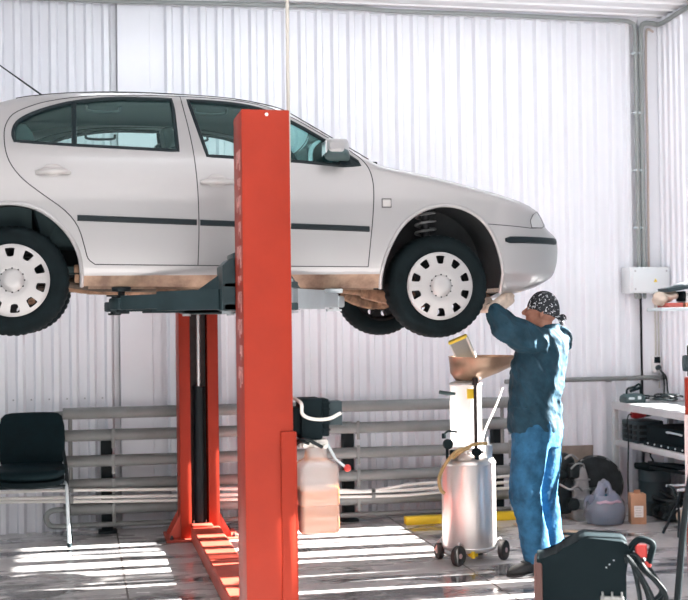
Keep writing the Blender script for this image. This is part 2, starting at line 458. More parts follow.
BP = crv([(-1.472, 1.968), (-1.465, 2.192), (-1.473, 2.467), (-1.502, 2.737), (-1.548, 2.997)], 4)
RDOOR = RD + BP[1:-1]
FDT = crv([(-1.548, 2.997), (-1.391, 2.992), (-1.21, 2.978), (-1.045, 2.946), (-.90, 2.885), (-.736, 2.785), (-.642, 2.725), (-.545, 2.66), (-.482, 2.608), (-.442, 2.555), (-.421, 2.491), (-.414, 2.407), (-.421, 2.267), (-.438, 2.087), (-.451, 1.956)], 4)
FDOOR = FDT + list(reversed(RD[-1:])) + BP[1:-1]
FDOOR = FDT + BP[:-1]
RWIN = crv([(-2.503, 2.683), (-2.513, 2.735), (-2.492, 2.80), (-2.406, 2.860), (-2.247, 2.920), (-2.097, 2.952), (-1.897, 2.973), (-1.604, 2.972)], 3) + [(-1.592, 2.903), (-1.578, 2.64), (-2.174, 2.664)]
FWIN = [(-1.503, 2.968)] + crv([(-1.4, 2.965), (-1.249, 2.955), (-1.08, 2.925), (-.88, 2.838), (-.683, 2.715), (-.505, 2.59)], 3) + [(-.490, 2.569), (-.597, 2.562), (-.857, 2.585), (-1.407, 2.612)]
SEAMB = [(.288, 2.216), (.453, 2.206), (.62, 2.197), (.775, 2.222)]
BUMP = [(.25, 2.218), (.453, 2.206), (.62, 2.197), (.80, 2.215), (1.1, 2.24), (1.1, 1.6), (.25, 1.6)]
LAMP = [(.624, 2.200), (.612, 2.245), (.636, 2.283), (.69, 2.306), (.722, 2.272), (.768, 2.224), (.72, 2.204)]
SILLZ = 1.912
RBUMP = [(-2.9, 2.25), (-3.9, 2.25), (-3.9, 1.5), (-2.9, 1.5)]
RRND = .055
def yside(x, z, inset=0.):
    d = segdist((x, z), CHAIN)
    y = hw(x, z) - inset
    if d < RRND: y -= RRND - math.sqrt(max(0, RRND ** 2 - (RRND - d) ** 2))
    return y
car = thing('car', 'silver beige hatchback car raised on the red lift', 'car', (XF - 1.25, YC, 1.52))
def W3(x, y, z): return V((XF + x, YC + y, z))

def cdt(loops, extra=(), lines=()):
    vs_, es_ = [], []
    for lp in loops:
        s = len(vs_); vs_ += [V((p[0], p[1])) for p in lp]; n = len(lp)
        es_ += [(s + i, s + (i + 1) % n) for i in range(n)]
    for ln in lines:
        s = len(vs_); vs_ += [V((p[0], p[1])) for p in ln]
        es_ += [(s + i, s + i + 1) for i in range(len(ln) - 1)]
    vs_ += [V((p[0], p[1])) for p in extra]
    r = delaunay_2d_cdt(vs_, es_, [], 0, 1e-5)
    return [(v.x, v.y) for v in r[0]], r[2]

def make_side():
    rw = dense(RWIN, .03, True); fw = dense(FWIN, .03, True); lm = dense(LAMP, .03, True)
    extra = []
    x = -3.6
    while x < 1.:
        z = 1.75
        while z < 3.05:
            p = (x + (.5 if int(z / .03) % 2 else 0) * .03, z)
            if inpoly(p, OUT) and not inpoly(p, rw) and not inpoly(p, fw): extra.append(p)
            z += .03
        x += .03
    for i, p in enumerate(CHAIN[1:-1], 1):
        a, c = CHAIN[i - 1], CHAIN[i + 1]; dx, dz = c[0] - a[0], c[1] - a[1]; L = math.hypot(dx, dz) or 1
        for q in (.004, .012, .026, .045): extra.append((p[0] + dz / L * q, p[1] - dx / L * q))
    lines = [dense(RD, .03), dense(BP, .03), dense(FDT, .03), dense(SEAMB[:3] , .03), dense([(-2.137, SILLZ), (-.366, SILLZ)], .03), [(-2.061, 1.976), (-2.117, 1.965)], [(-.451, 1.956), (-.363, 1.953)]]
    vs_, fs = cdt([OUT, rw, fw, lm], extra, lines)
    groups = {}
    for t in fs:
        c = (sum(vs_[i][0] for i in t) / 3, sum(vs_[i][1] for i in t) / 3)
        if not inpoly(c, OUT) or inpoly(c, rw) or inpoly(c, fw): continue
        if inpoly(c, LAMP): k = 'headlamp'
        elif inpoly(c, RDOOR): k = 'rear_door'
        elif inpoly(c, FDOOR): k = 'front_door'
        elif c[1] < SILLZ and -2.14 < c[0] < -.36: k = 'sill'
        elif inpoly(c, BUMP): k = 'front_bumper'
        elif inpoly(c, RBUMP): k = 'rear_bumper'
        elif c[0] > -.46: k = 'fender'
        else: k = 'body_side'
        groups.setdefault(k, []).append(t)
    ys_ = [yside(x, z) for x, z in vs_]
    return vs_, ys_, groups
SV, SY, SG = make_side()
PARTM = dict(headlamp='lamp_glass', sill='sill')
def side_part(k, s):
    bm = bmesh.new(); mp_ = {}
    for t in SG[k]:
        f = []
        for i in t:
            if i not in mp_: mp_[i] = bm.verts.new(W3(SV[i][0], s * SY[i], SV[i][1]))
            f.append(mp_[i])
        if len({id(q) for q in f}) == 3:
            try: bm.faces.new(f if s > 0 else f[::-1])
            except ValueError: pass
    mb_ = MB(); mb_.bm.free(); mb_.bm = bm
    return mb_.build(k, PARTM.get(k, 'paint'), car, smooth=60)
def path3(pts, s, off=0., step=.03):
    return [W3(x, s * (yside(x, z) + off), z) for x, z in dense(pts, step)]
def panel(poly, yfun, s, step=.06):
    poly = dense(poly, step, True)
    xs = [p[0] for p in poly]; zs = [p[1] for p in poly]; extra = []
    x = min(xs)
    while x < max(xs):
        z = min(zs)
        while z < max(zs):
            if inpoly((x, z), poly): extra.append((x, z))
            z += step
        x += step
    vs_, fs = cdt([poly], extra); mb_ = MB()
    bv = [mb_.bm.verts.new(W3(x, s * yfun(x, z), z)) for x, z in vs_]
    for t in fs:
        c = (sum(vs_[i][0] for i in t) / 3, sum(vs_[i][1] for i in t) / 3)
        if inpoly(c, poly): mb_.bm.faces.new([bv[i] for i in t])
    for v in [v for v in bv if not v.link_faces]: mb_.bm.verts.remove(v)
    return mb_

def handle_on(door, x0, s):
    # recessed cup and pull bar
    zc = 2.505 if x0 < -2 else 2.457
    y = yside(x0, zc)
    mb_ = MB(); mb_.sph(W3(x0, s * (y - .004), zc), (.064, .010, .046), 24, 12)
    mb_.build('handle_cup', 'cup', door)
    mb_ = MB(); mb_.tube([W3(x0 - .095, s * (y + .004), zc - .005), W3(x0 - .07, s * (y + .020), zc - .002), W3(x0, s * (y + .026), zc), W3(x0 + .07, s * (y + .020), zc - .001), W3(x0 + .095, s * (y + .004), zc - .004)], [.011, .016, .017, .016, .010], 10)
    mb_.build('handle', 'handle', door)
def moulding(door, x0, z0, x1, z1, s):
    pts = [(x0 + (x1 - x0) * t / 12, z0 + (z1 - z0) * t / 12) for t in range(13)]
    mb_ = MB()
    rr_ = []
    for x, z in pts:
        y = yside(x, z)
        rr_.append([W3(x, s * (y - .004), z + .019), W3(x, s * (y + .009), z + .013), W3(x, s * (y + .011), z), W3(x, s * (y + .009), z - .013), W3(x, s * (y - .004), z - .019)])
    mb_.rings(rr_); mb_.build('side_moulding', 'black_trim', door)

for s in (-1, 1):
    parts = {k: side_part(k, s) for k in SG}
    rd, fd = parts['rear_door'], parts['front_door']
    for door, win in ((rd, RWIN), (fd, FWIN)):
        panel(win, lambda x, z: hw(x, z) - .014, s).build('window_pane', 'glass', door, smooth=60)
        mb_ = MB(); lp = [W3(x, s * (yside(x, z) - .006), z) for x, z in dense(win, .03, True)]
        mb_.tube(lp, .0125, 8, closed=True); mb_.build('window_frame', 'black_trim', door)
    mb_ = MB(); mb_.tube([W3(-2.172, s * (hw(-2.17, z) - .006), z) for z in (2.66, 2.75, 2.85, 2.935)], .015, 8); mb_.build('window_divider', 'black_trim', rd)
    mb_ = MB(); q = [(-.66, 2.69), (-.50, 2.58), (-.485, 2.566), (-.60, 2.558)]
    mb_.rings([[W3(x, s * (hw(x, z) + .004), z) for x, z in q], [W3(x, s * (hw(x, z) - .02), z) for x, z in q]])
    mb_.build('mirror_base', 'black_trim', fd)
    # mirror housing
    def mir(x0, x1, z0, z1, r=.04, n=6):
        out = []
        for cx, cz, a in ((x1 - r, z1 - r, 0), (x0 + r, z1 - r, 90), (x0 + r, z0 + r, 180), (x1 - r, z0 + r, 270)):
            for k in range(n): out.append((cx + r * math.cos(R(a + 90 * k / (n - 1))), cz + r * math.sin(R(a + 90 * k / (n - 1)))))
        return out
    mb_ = MB()
    rr_ = []
    for yy, x0, x1, z0, z1 in ((.845, -.69, -.56, 2.598, 2.66), (.875, -.71, -.565, 2.595, 2.69), (.91, -.725, -.575, 2.597, 2.708), (.98, -.73, -.595, 2.606, 2.707), (1.02, -.725, -.62, 2.618, 2.697), (1.035, -.715, -.64, 2.635, 2.68)):
        rr_.append([W3(x, s * yy, z) for x, z in mir(x0, x1, z0, z1, .021)])
    mb_.rings(rr_); mo = mb_.build('mirror', 'paint', fd)
    mb_ = MB(); mb_.rings([[W3(-.733, s * y, z) for y, z in ((.88, 2.61), (.88, 2.69), (1.0, 2.69), (1.0, 2.62))], [W3(-.728, s * y, z) for y, z in ((.88, 2.61), (.88, 2.69), (1.0, 2.69), (1.0, 2.62))]])
    mb_.build('mirror_glass', 'chrome', fd)
    mb_ = MB(); rr_ = [[W3(x, s * yy, z) for x, z in mir(x0, x1, z0, z1, .018)] for yy, x0, x1, z0, z1 in ((.87, -.700, -.560, 2.588, 2.635), (.915, -.724, -.572, 2.590, 2.642), (.98, -.729, -.592, 2.599, 2.648), (1.024, -.722, -.622, 2.613, 2.652))]
    mb_.rings(rr_); mb_.build('mirror_dark_reflection', 'tool_teal', fd)  # dark lower shell stands in for a reflection on the housing
    handle_on(rd, -2.29, s); handle_on(fd, -1.356, s)
    moulding(rd, -2.158, 2.242, -1.478, 2.219, s); moulding(fd, -1.458, 2.218, -.444, 2.183, s)
    mb_ = MB(); mb_.tube(path3(RD, s, -.001) , .0032, 6); mb_.tube(path3(BP, s, -.001), .0032, 6); mb_.build('door_seal', 'seam', rd)
    mb_ = MB(); mb_.tube(path3(FDT, s, -.001), .0032, 6); mb_.tube(path3([(-.451, 1.956), (-1.472, 1.968)], s, -.001), .0032, 6); mb_.build('door_seal', 'seam', fd)
    # bumper strip, bumper seam, indicator
    mb_ = MB(); rr_ = []
    for k in range(15):
        x = .42 + .475 * k / 14; z = 2.12 + .008 * k / 14
        y = yside(x, z) if k < 14 else yside(x, z) - .01
        h = .024 if k else .012
        rr_.append([W3(x, s * (y - .006), z + h), W3(x, s * (y + .010), z + h * .7), W3(x + .004, s * (y + .012), z), W3(x, s * (y + .010), z - h * .7), W3(x, s * (y - .006), z - h)])
    mb_.rings(rr_); mb_.build('bumper_strip', 'black_trim', parts['front_bumper'])
    mb_ = MB(); mb_.tube(path3(SEAMB[:3] + [(.70, 2.203)], s, -.001), .0028, 6); mb_.tube(path3([(.288, 2.216), (.31, 2.19)], s, -.001), .0028, 6)
    mb_.build('bumper_seam', 'seam', parts['front_bumper'])
    mb_ = MB(); mb_.tube(path3(LAMP + LAMP[:1], s, -.001), .003, 6); mb_.build('lamp_seal', 'seam', parts['headlamp'])
    panel(LAMP, lambda x, z: yside(x, z) - .022, s, .03).build('lamp_housing', 'white_plastic', parts['headlamp'])
    mb_ = MB(); mb_.lathe([(.0, -.02), (.03, -.02), (.052, .0), (.056, .01)], W3(.675, s * (yside(.675, 2.25) - .045), 2.25), (0.55, s * .8, 0), 20)
    mb_.build('reflector', 'chrome', parts['headlamp'])
    mb_ = MB(); y = yside(-.337, 2.339); mb_.box(W3(-.337, s * y, 2.339), (.05, .012, .044), .005); mb_.build('side_indicator', 'handle', parts['fender'])
    mb_ = MB(); lp = [W3(-.337 + a, s * (y + .004), 2.339 + c) for a, c in ((-.028, -.025), (.028, -.025), (.028, .025), (-.028, .025))]; mb_.tube(lp, .0028, 6, closed=True); mb_.build('indicator_rim', 'seam', parts['fender'])
    # arch lips
    for ar, pk in ((ARCHF, 'fender'), (ARCHR, 'body_side')):
        mb_ = MB(); mb_.tube([W3(x, s * (hw(x, z) - .004), z) for x, z in ar], .013, 8); mb_.build('wheel_arch_lip', 'paint', parts[pk])
        # liner
        mb_ = MB(); N = len(ar)
        o_ = [mb_.bm.verts.new(W3(x, s * (hw(x, z) - .012), z)) for x, z in ar]; i_ = [mb_.bm.verts.new(W3(x, s * .44, z)) for x, z in ar]
        for k in range(N - 1): mb_.bm.faces.new((o_[k], o_[k + 1], i_[k + 1], i_[k]))
        mb_.bm.faces.new(i_); mb_.build('wheel_well_liner', 'liner', car, smooth=50)
    # sill lip: pressed flange under the sill
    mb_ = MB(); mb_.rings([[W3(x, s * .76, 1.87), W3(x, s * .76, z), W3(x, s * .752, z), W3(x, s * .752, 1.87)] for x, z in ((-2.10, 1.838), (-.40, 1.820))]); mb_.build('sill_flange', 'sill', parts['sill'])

# --- skin across the car: nose, bonnet, windscreen, roof, tailgate
def strip(name, i0, i1, m, u0=-1., u1=1., crown=.03, drop=0., parent=car, n=20, smooth=60):
    mb_ = MB(); rows = []
    for i in range(i0, i1 + 1):
        x, z = CHAIN[i]; a = CHAIN[max(i - 1, 0)]; c = CHAIN[min(i + 1, len(CHAIN) - 1)]
        dx, dz = c[0] - a[0], c[1] - a[1]; L = math.hypot(dx, dz) or 1
        nx, nz = -dz / L, dx / L
        ye = hw(x, z) - RRND
        row = []
        for k in range(n + 1):
            u = u0 + (u1 - u0) * k / n
            b_ = crown * (1 - u * u) - drop
            row.append(mb_.bm.verts.new(W3(x + nx * b_, u * ye, z + nz * b_)))
        rows.append(row)
    for a, c in zip(rows, rows[1:]):
        for k in range(n): mb_.bm.faces.new((a[k], a[k + 1], c[k + 1], c[k]))
    return mb_.build(name, m, parent, smooth=smooth)
def idx(x, z): return min(range(len(CHAIN)), key=lambda i: (CHAIN[i][0] - x) ** 2 + (CHAIN[i][1] - z) ** 2)
i_rb = idx(-3.55, 2.25); i_dk = idx(-3.2, 2.735); i_rg = idx(-2.62, 2.93); i_ws = idx(-.90, 2.918); i_wb = idx(-.42, 2.612); i_hd = idx(.70, 2.305); i_lm = idx(.81, 2.2)
strip('rear_bumper_face', 0, i_rb, 'paint'); strip('tailgate', i_rb, i_dk, 'paint')
for u0, u1 in ((-1, -.86), (.86, 1)):
    strip('rear_pillar', i_dk, i_rg, 'paint', u0, u1, n=4); strip('windscreen_pillar', i_ws, i_wb, 'paint', u0, u1, n=4)
strip('rear_window', i_dk, i_rg, 'glass', -.86, .86); strip('windscreen', i_ws, i_wb, 'glass', -.86, .86)
roof = strip('roof', i_rg, i_ws, 'paint'); strip('roof_lining', i_rg + 2, i_ws - 1, 'headliner', -.93, .93, drop=.035)
strip('bonnet', i_wb, i_hd, 'paint'); strip('nose_panel', i_hd, i_lm, 'black_trim', -.62, .62)
for u0, u1 in ((-1, -.62), (.62, 1)): strip('headlamp_front', i_hd, i_lm, 'lamp_glass', u0, u1, n=8)
strip('front_bumper_face', i_lm, len(CHAIN) - 1, 'paint', crown=.045)
for s in (-1, 1):   # roof drip and windscreen seams
    mb_ = MB(); mb_.tube([W3(CHAIN[i][0], s * .865 * (hw(*CHAIN[i]) - RRND), CHAIN[i][1] + .008) for i in range(i_ws, i_wb + 1)], .008, 6); mb_.build('windscreen_seal', 'seam', car)
    mb_ = MB()
    mb_.tube([W3(CHAIN[i][0], s * (hw(*CHAIN[i]) - RRND * .9), CHAIN[i][1] + .0005) for i in range(idx(-2.5, 2.96), i_wb + 1)], .0035, 6)
    mb_.build('roof_seam', 'seam', car)
    mb_ = MB(); mb_.tube([W3(-.40, s * .60, 2.60), W3(-.37, s * .55, 2.63), W3(-.44, s * .3, 2.645), W3(-.50, s * .05, 2.66)], .008, 6)
    mb_.box(W3(-.355, s * .62, 2.603), (.045, .04, .03), .008); mb_.build('wiper', 'black_trim', car)
mb_ = MB(); p0 = W3(-2.275, .05, 3.03)
mb_.tube([p0, p0 + V((-.05, 0, .04))], .011, 8); mb_.tube([p0 + V((-.05, 0, .04)), p0 + V((-.50, 0, .36))], [.0065, .003], 6); mb_.build('aerial', 'black', car)
mb_ = MB()
for k in (-.12, .12): mb_.lathe([(.012, 0), (.016, .02), (.008, .032)], W3(-.30, k * 3, 2.575), (0, 0, 1), 10)
mb_.pieces('washer_nozzle', 'black_trim', car)

# --- interior
mb_ = MB(); mb_.span(W3(-2.45, -.70, 1.93), W3(-.45, .70, 1.97)); mb_.span(W3(-3.1, -.62, 2.2), W3(-2.42, .62, 2.55)); mb_.build('cabin_floor', 'interior', car)
for s in (-1, 1):
    mb_ = MB(); mb_.rings([[W3(x, s * .765, 1.97), W3(x, s * .765, 2.585), W3(x, s * .72, 2.60), W3(x, s * .72, 1.97)] for x in (-2.05, -.5)]); mb_.build('door_lining', 'interior', car)
mb_ = MB(); mb_.rings([[W3(-.5, y, z) for y, z in ((-.7, 2.1), (-.7, 2.56), (.7, 2.56), (.7, 2.1))], [W3(-.85, y, z) for y, z in ((-.7, 2.2), (-.7, 2.60), (.7, 2.60), (.7, 2.2))]]); mb_.build('dashboard', 'interior', car)
mb_ = MB(); mb_.tube([W3(-.98 + .04 * math.sin(a), -.36 + .18 * math.cos(a), 2.58 + .18 * math.sin(a)) for a in [2 * PI * k / 24 for k in range(24)]], .014, 8, closed=True); mb_.tube([W3(-.98, -.36, 2.58), W3(-.85, -.36, 2.52)], .03, 8); mb_.build('steering_wheel', 'interior', car)
def seat(x, y, wd):
    mb_ = MB(); mb_.box(W3(x, y, 2.16), (.50, wd, .16), .05)
    mb_.box(W3(x - .30, y, 2.42), (.13, wd, .58), .05, roty(R(-14)))
    for q in ((0,) if wd < .8 else (-.38, .38)):
        mb_.box(W3(x - .385, y + q, 2.77), (.08, .25, .14), .035, roty(R(-12)))
        mb_.cyl(W3(x - .37, y + q - .05, 2.66), W3(x - .385, y + q - .05, 2.76), .008, n=6); mb_.cyl(W3(x - .37, y + q + .05, 2.66), W3(x - .385, y + q + .05, 2.76), .008, n=6)
    return mb_.build('seat', 'interior', car)
seat(-1.22, -.36, .48); seat(-1.22, .36, .48); seat(-2.08, 0, 1.24)
for s in (-1, 1):
    mb_ = MB(); mb_.lathe([(.10, 0), (.10, .012), (.085, .02), (.03, .02)], W3(-2.50, s * .66, 2.71), (0, -s, 0), 20); mb_.build('speaker_pod', 'headliner', car)
    for xg in (-1.36, -2.0):
        mb_ = MB(); yg = s * (hw(xg, 2.95) - .075); mb_.tube(cr([W3(xg - .1, yg, 2.935), W3(xg - .08, yg - s * .02, 2.905), W3(xg + .08, yg - s * .02, 2.905), W3(xg + .1, yg, 2.935)], 4), .009, 6); mb_.build('grab_handle', 'interior', car)

# --- underside
mb_ = MB(); mb_.span(W3(-2.12, -.73, 1.865), W3(-.37, .73, 1.90)); mb_.span(W3(-3.4, -.43, 1.98), W3(-2.1, .43, 2.02)); mb_.span(W3(-.37, -.43, 1.84), W3(.42, .43, 1.88))
mb_.span(W3(-3.45, -.72, 1.965), W3(-2.93, .72, 2.0)); mb_.build('floor_pan', 'under', car)
mb_ = MB(); mb_.rings([[W3(.42, -.72, 1.80), W3(.42, .72, 1.80), W3(.42, .72, 1.835), W3(.42, -.72, 1.835)], [W3(.60, -.62, 1.80), W3(.60, .62, 1.80), W3(.60, .62, 1.83), W3(.60, -.62, 1.83)], [W3(.70, -.5, 1.835), W3(.70, .5, 1.835), W3(.70, .5, 1.85), W3(.70, -.5, 1.85)]])
mb_.build('splash_tray', 'dust_tray', car)
mb_ = MB(); mb_.tube(cr([W3(-.1, .15, 1.80), W3(-.5, .05, 1.845), W3(-1.2, .05, 1.835), W3(-1.8, .0, 1.84), W3(-2.15, .15, 1.86), W3(-2.5, .25, 1.93), W3(-3.4, .4, 1.92)], 5), .026, 10)
mb_.sph(W3(-1.2, .05, 1.83), (.28, .11, .06)); mb_.build('exhaust', 'rusty', car)
mb_ = MB(); mb_.tube([W3(-2.3, -.70, 1.88), W3(-2.05, -.62, 1.845), W3(-1.7, -.5, 1.84)], .02, 8); mb_.tube([W3(-2.52, -.66, 1.90), W3(-2.52, .66, 1.90)], .035, 10)
mb_.tube([W3(-2.52, -.62, 1.88), W3(-2.1, -.60, 1.88)], .03, 8); mb_.tube([W3(-2.52, .62, 1.88), W3(-2.1, .60, 1.88)], .03, 8); mb_.build('rear_axle', 'under', car)
mb_ = MB(); mb_.box(W3(-2.16, -.72, 1.90), (.035, .06, .05), .008); mb_.box(W3(-2.165, -.72, 1.955), (.03, .05, .05), .008); mb_.build('bracket', 'rusty', car)
for s in (-1, 1):
    mb_ = MB(); mb_.tube(cr([W3(-.36, s * .30, 1.82), W3(-.22, s * .45, 1.775), W3(-.02, s * .68, 1.745)], 4), [.045] * 8 + [.03], 10, flat=.5)
    mb_.tube([W3(.12, s * .30, 1.80), W3(0, s * .66, 1.75)], .032, 8); mb_.build('control_arm', 'rusty', car)
    mb_ = MB(); hx = [W3(-.02 + .062 * math.cos(a), s * .60 + .062 * math.sin(a), 2.10 + a / (2 * PI) * .052) for a in [k * PI / 8 for k in range(16 * 5)]]
    mb_.tube(hx, .0085, 6); so_ = mb_.build('coil_spring', 'spring', car)
    mb_ = MB(); mb_.cyl(W3(-.02, s * .60, 1.86), W3(-.02, s * .60, 2.32), .026, n=14); mb_.lathe([(.02, 0), (.075, .005), (.08, .02), (.03, .03)], W3(-.02, s * .60, 2.09), (0, 0, 1), 18); mb_.build('strut', 'steel_dark', car)
    mb_ = MB(); hx = [W3(-2.45 + .055 * math.cos(a), s * .50 + .055 * math.sin(a), 1.98 + a / (2 * PI) * .05) for a in [k * PI / 8 for k in range(16 * 4)]]
    mb_.tube(hx, .009, 6); mb_.build('rear_spring', 'spring', car)

# --- wheels
TR = .317
def annulus_holes(r0, r1, holes, n=80):
    lo = [(r1 * math.cos(2 * PI * k / n), r1 * math.sin(2 * PI * k / n)) for k in range(n)]
    ex = [(q * math.cos(2 * PI * (k + .5 * (j % 2)) / 60), q * math.sin(2 * PI * (k + .5 * (j % 2)) / 60)) for j, q in enumerate((.03, .055, .068, .08, .1, .115, .13, .145, .16, .175, .19, .2)) if r0 < q < r1 for k in range(60)]
    ex = [p for p in ex if not any(inpoly(p, h) for h in holes)]
    vs_, fs = cdt([lo] + holes, ex + ([(0, 0)] if r0 == 0 else []))
    keep = []
    for t in fs:
        c = (sum(vs_[i][0] for i in t) / 3, sum(vs_[i][1] for i in t) / 3)
        rr_ = math.hypot(*c)
        if rr_ > r1 or rr_ < r0 or any(inpoly(c, h) for h in holes): continue
        keep.append(t)
    return vs_, keep
def solid_disc(mb_, vs_, fs, prof, th, tf):
    """disc z=prof(r) with thickness th; tf maps (x, y_in_plane, outward) to space"""
    bm = mb_.bm
    a = [bm.verts.new(tf(x, z, prof(math.hypot(x, z)))) for x, z in vs_]
    b_ = [bm.verts.new(tf(x, z, prof(math.hypot(x, z)) - th)) for x, z in vs_]
    cnt = {}
    for t in fs:
        bm.faces.new([a[i] for i in t]); bm.faces.new([b_[i] for i in reversed(t)])
        for i, j in zip(t, t[1:] + t[:1]): cnt[(min(i, j), max(i, j))] = cnt.get((min(i, j), max(i, j)), 0) + 1
    for (i, j), c in cnt.items():
        if c == 1:
            try: bm.faces.new((a[i], a[j], b_[j], b_[i]))
            except ValueError: pass
    for v in [v for v in a + b_ if not v.link_faces]: bm.verts.remove(v)
def wheel(x, y, z, s, rot=0., steer=0.):
    c = W3(x, s * y, z)
    cs, sn = math.cos(steer), math.sin(steer)
    ax = V((sn * s, cs * s, 0)); hx_ = V((cs, -sn, 0))
    def tf(a, b_, o): return c + hx_ * a + V((0, 0, 1)) * b_ + ax * o
    # rim barrel + steel disc with holes
    mb_ = MB(); n = 48; rr_ = []
    for r, o in ((.212, -.012), (.205, -.016), (.192, -.03), (.186, -.1), (.192, -.17), (.205, -.185), (.212, -.19)):
        rr_.append([tf(r * math.cos(2 * PI * k / n), r * math.sin(2 * PI * k / n), o) for k in range(n)])
    mb_.rings(rr_, False, False)
    hl = []
    for k in range(10):
        a = rot + 2 * PI * k / 10; hc = (.158 * math.cos(a), .158 * math.sin(a)); hl.append([(hc[0] + .021 * math.cos(2 * PI * q / 12), hc[1] + .021 * math.sin(2 * PI * q / 12)) for q in range(12)])
    v_, f_ = annulus_holes(.0, .188, hl)
    solid_disc(mb_, v_, f_, lambda r: -.075 + .02 * math.cos(r / .188 * PI), .004, tf)
    wr = mb_.build('wheel', 'steel_dark', car, origin=None, smooth=40)
    mb_ = MB()
    # tyre: outer face at o=0, width .2
    prof = [(.205, -.015), (.222, -.004), (.26, .004), (.285, -.002), (.303, -.018), (.3135, -.036), (.317, -.06), (.317, -.14), (.3135, -.164), (.303, -.182), (.285, -.198), (.26, -.204), (.222, -.196), (.205, -.185)]
    n = 144; rr_ = []
    for r, o in prof:
        ring = []
        for k in range(n):
            q = r
            if r > .30 and (k % 3 == 0): q -= .006 if r > .31 else .003
            ring.append(tf(q * math.cos(2 * PI * k / n), q * math.sin(2 * PI * k / n), o))
        rr_.append(ring)
    mb_.rings(rr_, False, False); mb_.build('tyre', 'tyre', wr, smooth=50)
    # hub cap with ten windows
    hl = []
    for k in range(10):
        a = rot + 2 * PI * k / 10
        pl = [(.137, -.020), (.143, -.024), (.178, -.034), (.184, -.030), (.186, 0), (.184, .030), (.178, .034), (.143, .024), (.137, .020), (.134, 0)]
        hl.append([(r * math.cos(a) - t * .80 * math.sin(a), r * math.sin(a) + t * .80 * math.cos(a)) for r, t in pl])
    v_, f_ = annulus_holes(0, .2075, hl)
    def dome(r):
        o = .006 + .020 * (1 - (r / .2075) ** 2)
        if r < .062: o += .010 * math.sqrt(max(0, 1 - (r / .064) ** 2)) + .006
        elif r < .074: o -= .004
        if r > .195: o -= .006 * (r - .195) / .0125
        return o
    mb_ = MB(); solid_disc(mb_, v_, f_, dome, .012, tf); mb_.build('hubcap', 'hubcap', wr, smooth=40)
    mb_ = MB()
    for k in range(12):
        a = 2 * PI * k / 12; mb_.box(tf(.068 * math.cos(a), .068 * math.sin(a), dome(.068) + .0), (.009, .009, .009))
    mb_.build('clip_ring', 'seam', wr)
    mb_ = MB(); mb_.lathe([(.05, -.185), (.11, -.185), (.128, -.172), (.128, -.125), (.10, -.12), (.05, -.10)], c, ax, 32); mb_.build('brake_disc', 'rusty', wr)
wheel(-2.521, .832, 1.888, -1, R(22), 0); wheel(.002, .832, 1.838, -1, R(18), R(0))
wheel(-2.521, .832, 1.888, 1, R(5), 0); wheel(.002, .832, 1.838, 1, R(30), R(0))
# ------------------------------------------------------------------ two-post lift
lift = thing('two_post_lift', 'red two-post car lift holding up the silver car', 'car lift', (.9, 7.75, 0))
def column(x0, x1, yb, yo, z1, m):
    """channel column: back plate at yb, opening towards yo"""
    d = 1 if yo > yb else -1
    mb_ = MB(); t = .012
    mb_.span((x0, yb, .012), (x1, yb + d * t, z1), .004)
    for xa, xb in ((x0, x0 + t), (x1 - t, x1)): mb_.span((xa, yb + d * .002, .012), (xb, yo, z1 - .002), .003)
    wl = .082
    for xa, xb in ((x0, x0 + wl), (x1 - wl, x1)): mb_.span((xa, yo - d * t, .012), (xb, yo, z1 - .002), .003)
    for xa in (x0 + wl - .01, x1 - wl): mb_.span((xa, yo - d * .045, .012), (xa + .010, yo - d * .002, z1 - .003))
    mb_.span((x0 + .003, yb + d * .003, z1 - .008), (x1 - .003, yo - d * .003, z1))
    return mb_.build('column', m, lift, smooth=30)
nc = column(.788, 1.030, 6.0, 6.31, 2.692, 'lift_red')
fc = column(.718, 1.012, 9.50, 9.20, 2.692, 'lift_red')
mb_ = MB(); mb_.lathe([(.0085, 0), (.0085, -.004)], (.915, 6.0, 2.668), (0, 1, 0), 12); mb_.build('bolt', 'white_plastic', nc)
mb_ = MB(); mb_.span((.966, 5.985, .02), (1.040, 6.004, 1.09), .004); mb_.span((1.030, 5.99, .02), (1.046, 6.30, 1.085), .003); mb_.build('stiffener', 'lift_red', nc)
# faded lettering strip on the side of the column: worn, unreadable blocks
mb_ = MB(); z = 2.50
for h, wv in ((.11, .16), (.06, .12), (.10, .17), (.09, .10), (.12, .16), (.05, .14), (.11, .15), (.10, .17), (.08, .11), (.11, .16)):
    for k in range(3):
        mb_.span((.7868, 6.06 + k * wv / 3, z - h * (.55 + .2 * ((k * 7 + int(z * 50)) % 3))), (.7885, 6.06 + k * wv / 3 + wv / 4.2, z))
    z -= h + .03
mb_.build('worn_marking', 'label', nc, smooth=0)
def base(x0, x1, y0, y1, xa, xb, yf, col):
    mb_ = MB(); mb_.span((x0, y0, 0), (x1, y1, .016), .003); o = mb_.build('base_plate', 'lift_red2', lift)
    mb_ = MB()
    ym = (y0 + y1) / 2
    for xs, d in ((xa, -1), (xb, 1)):
        for yy in (ym - .13, ym + .10): mb_.prism([(0, .016), (d * .085, .016), (d * .085, .04), (0, .20)], (xs, yy, 0), (1, 0, 0), (0, 0, 1), (0, .012, 0))
    mb_.pieces('gusset', 'lift_red2', o)
    mb_ = MB()
    for xs in (x0 + .04, x1 - .04):
        for yy in (y0 + .05, y1 - .05): mb_.lathe([(.014, .014), (.014, .03), (.008, .03), (.008, .045)], (xs, yy, 0), (0, 0, 1), 6)
    mb_.pieces('anchor_bolt', 'steel_dark', o)
base(.61, 1.155, 9.13, 9.56, .718, 1.012, 9.2, fc); base(.67, 1.15, 5.93, 6.42, .788, 1.03, 6.3, nc)
mb_ = MB()
mb_.rings([[V((.79, y, .008)), V((.79, y, .100)), V((.80, y, .108)), V((.995, y, .108)), V((1.005, y, .100)), V((1.005, y, .008))] for y in (6.40, 9.15)])
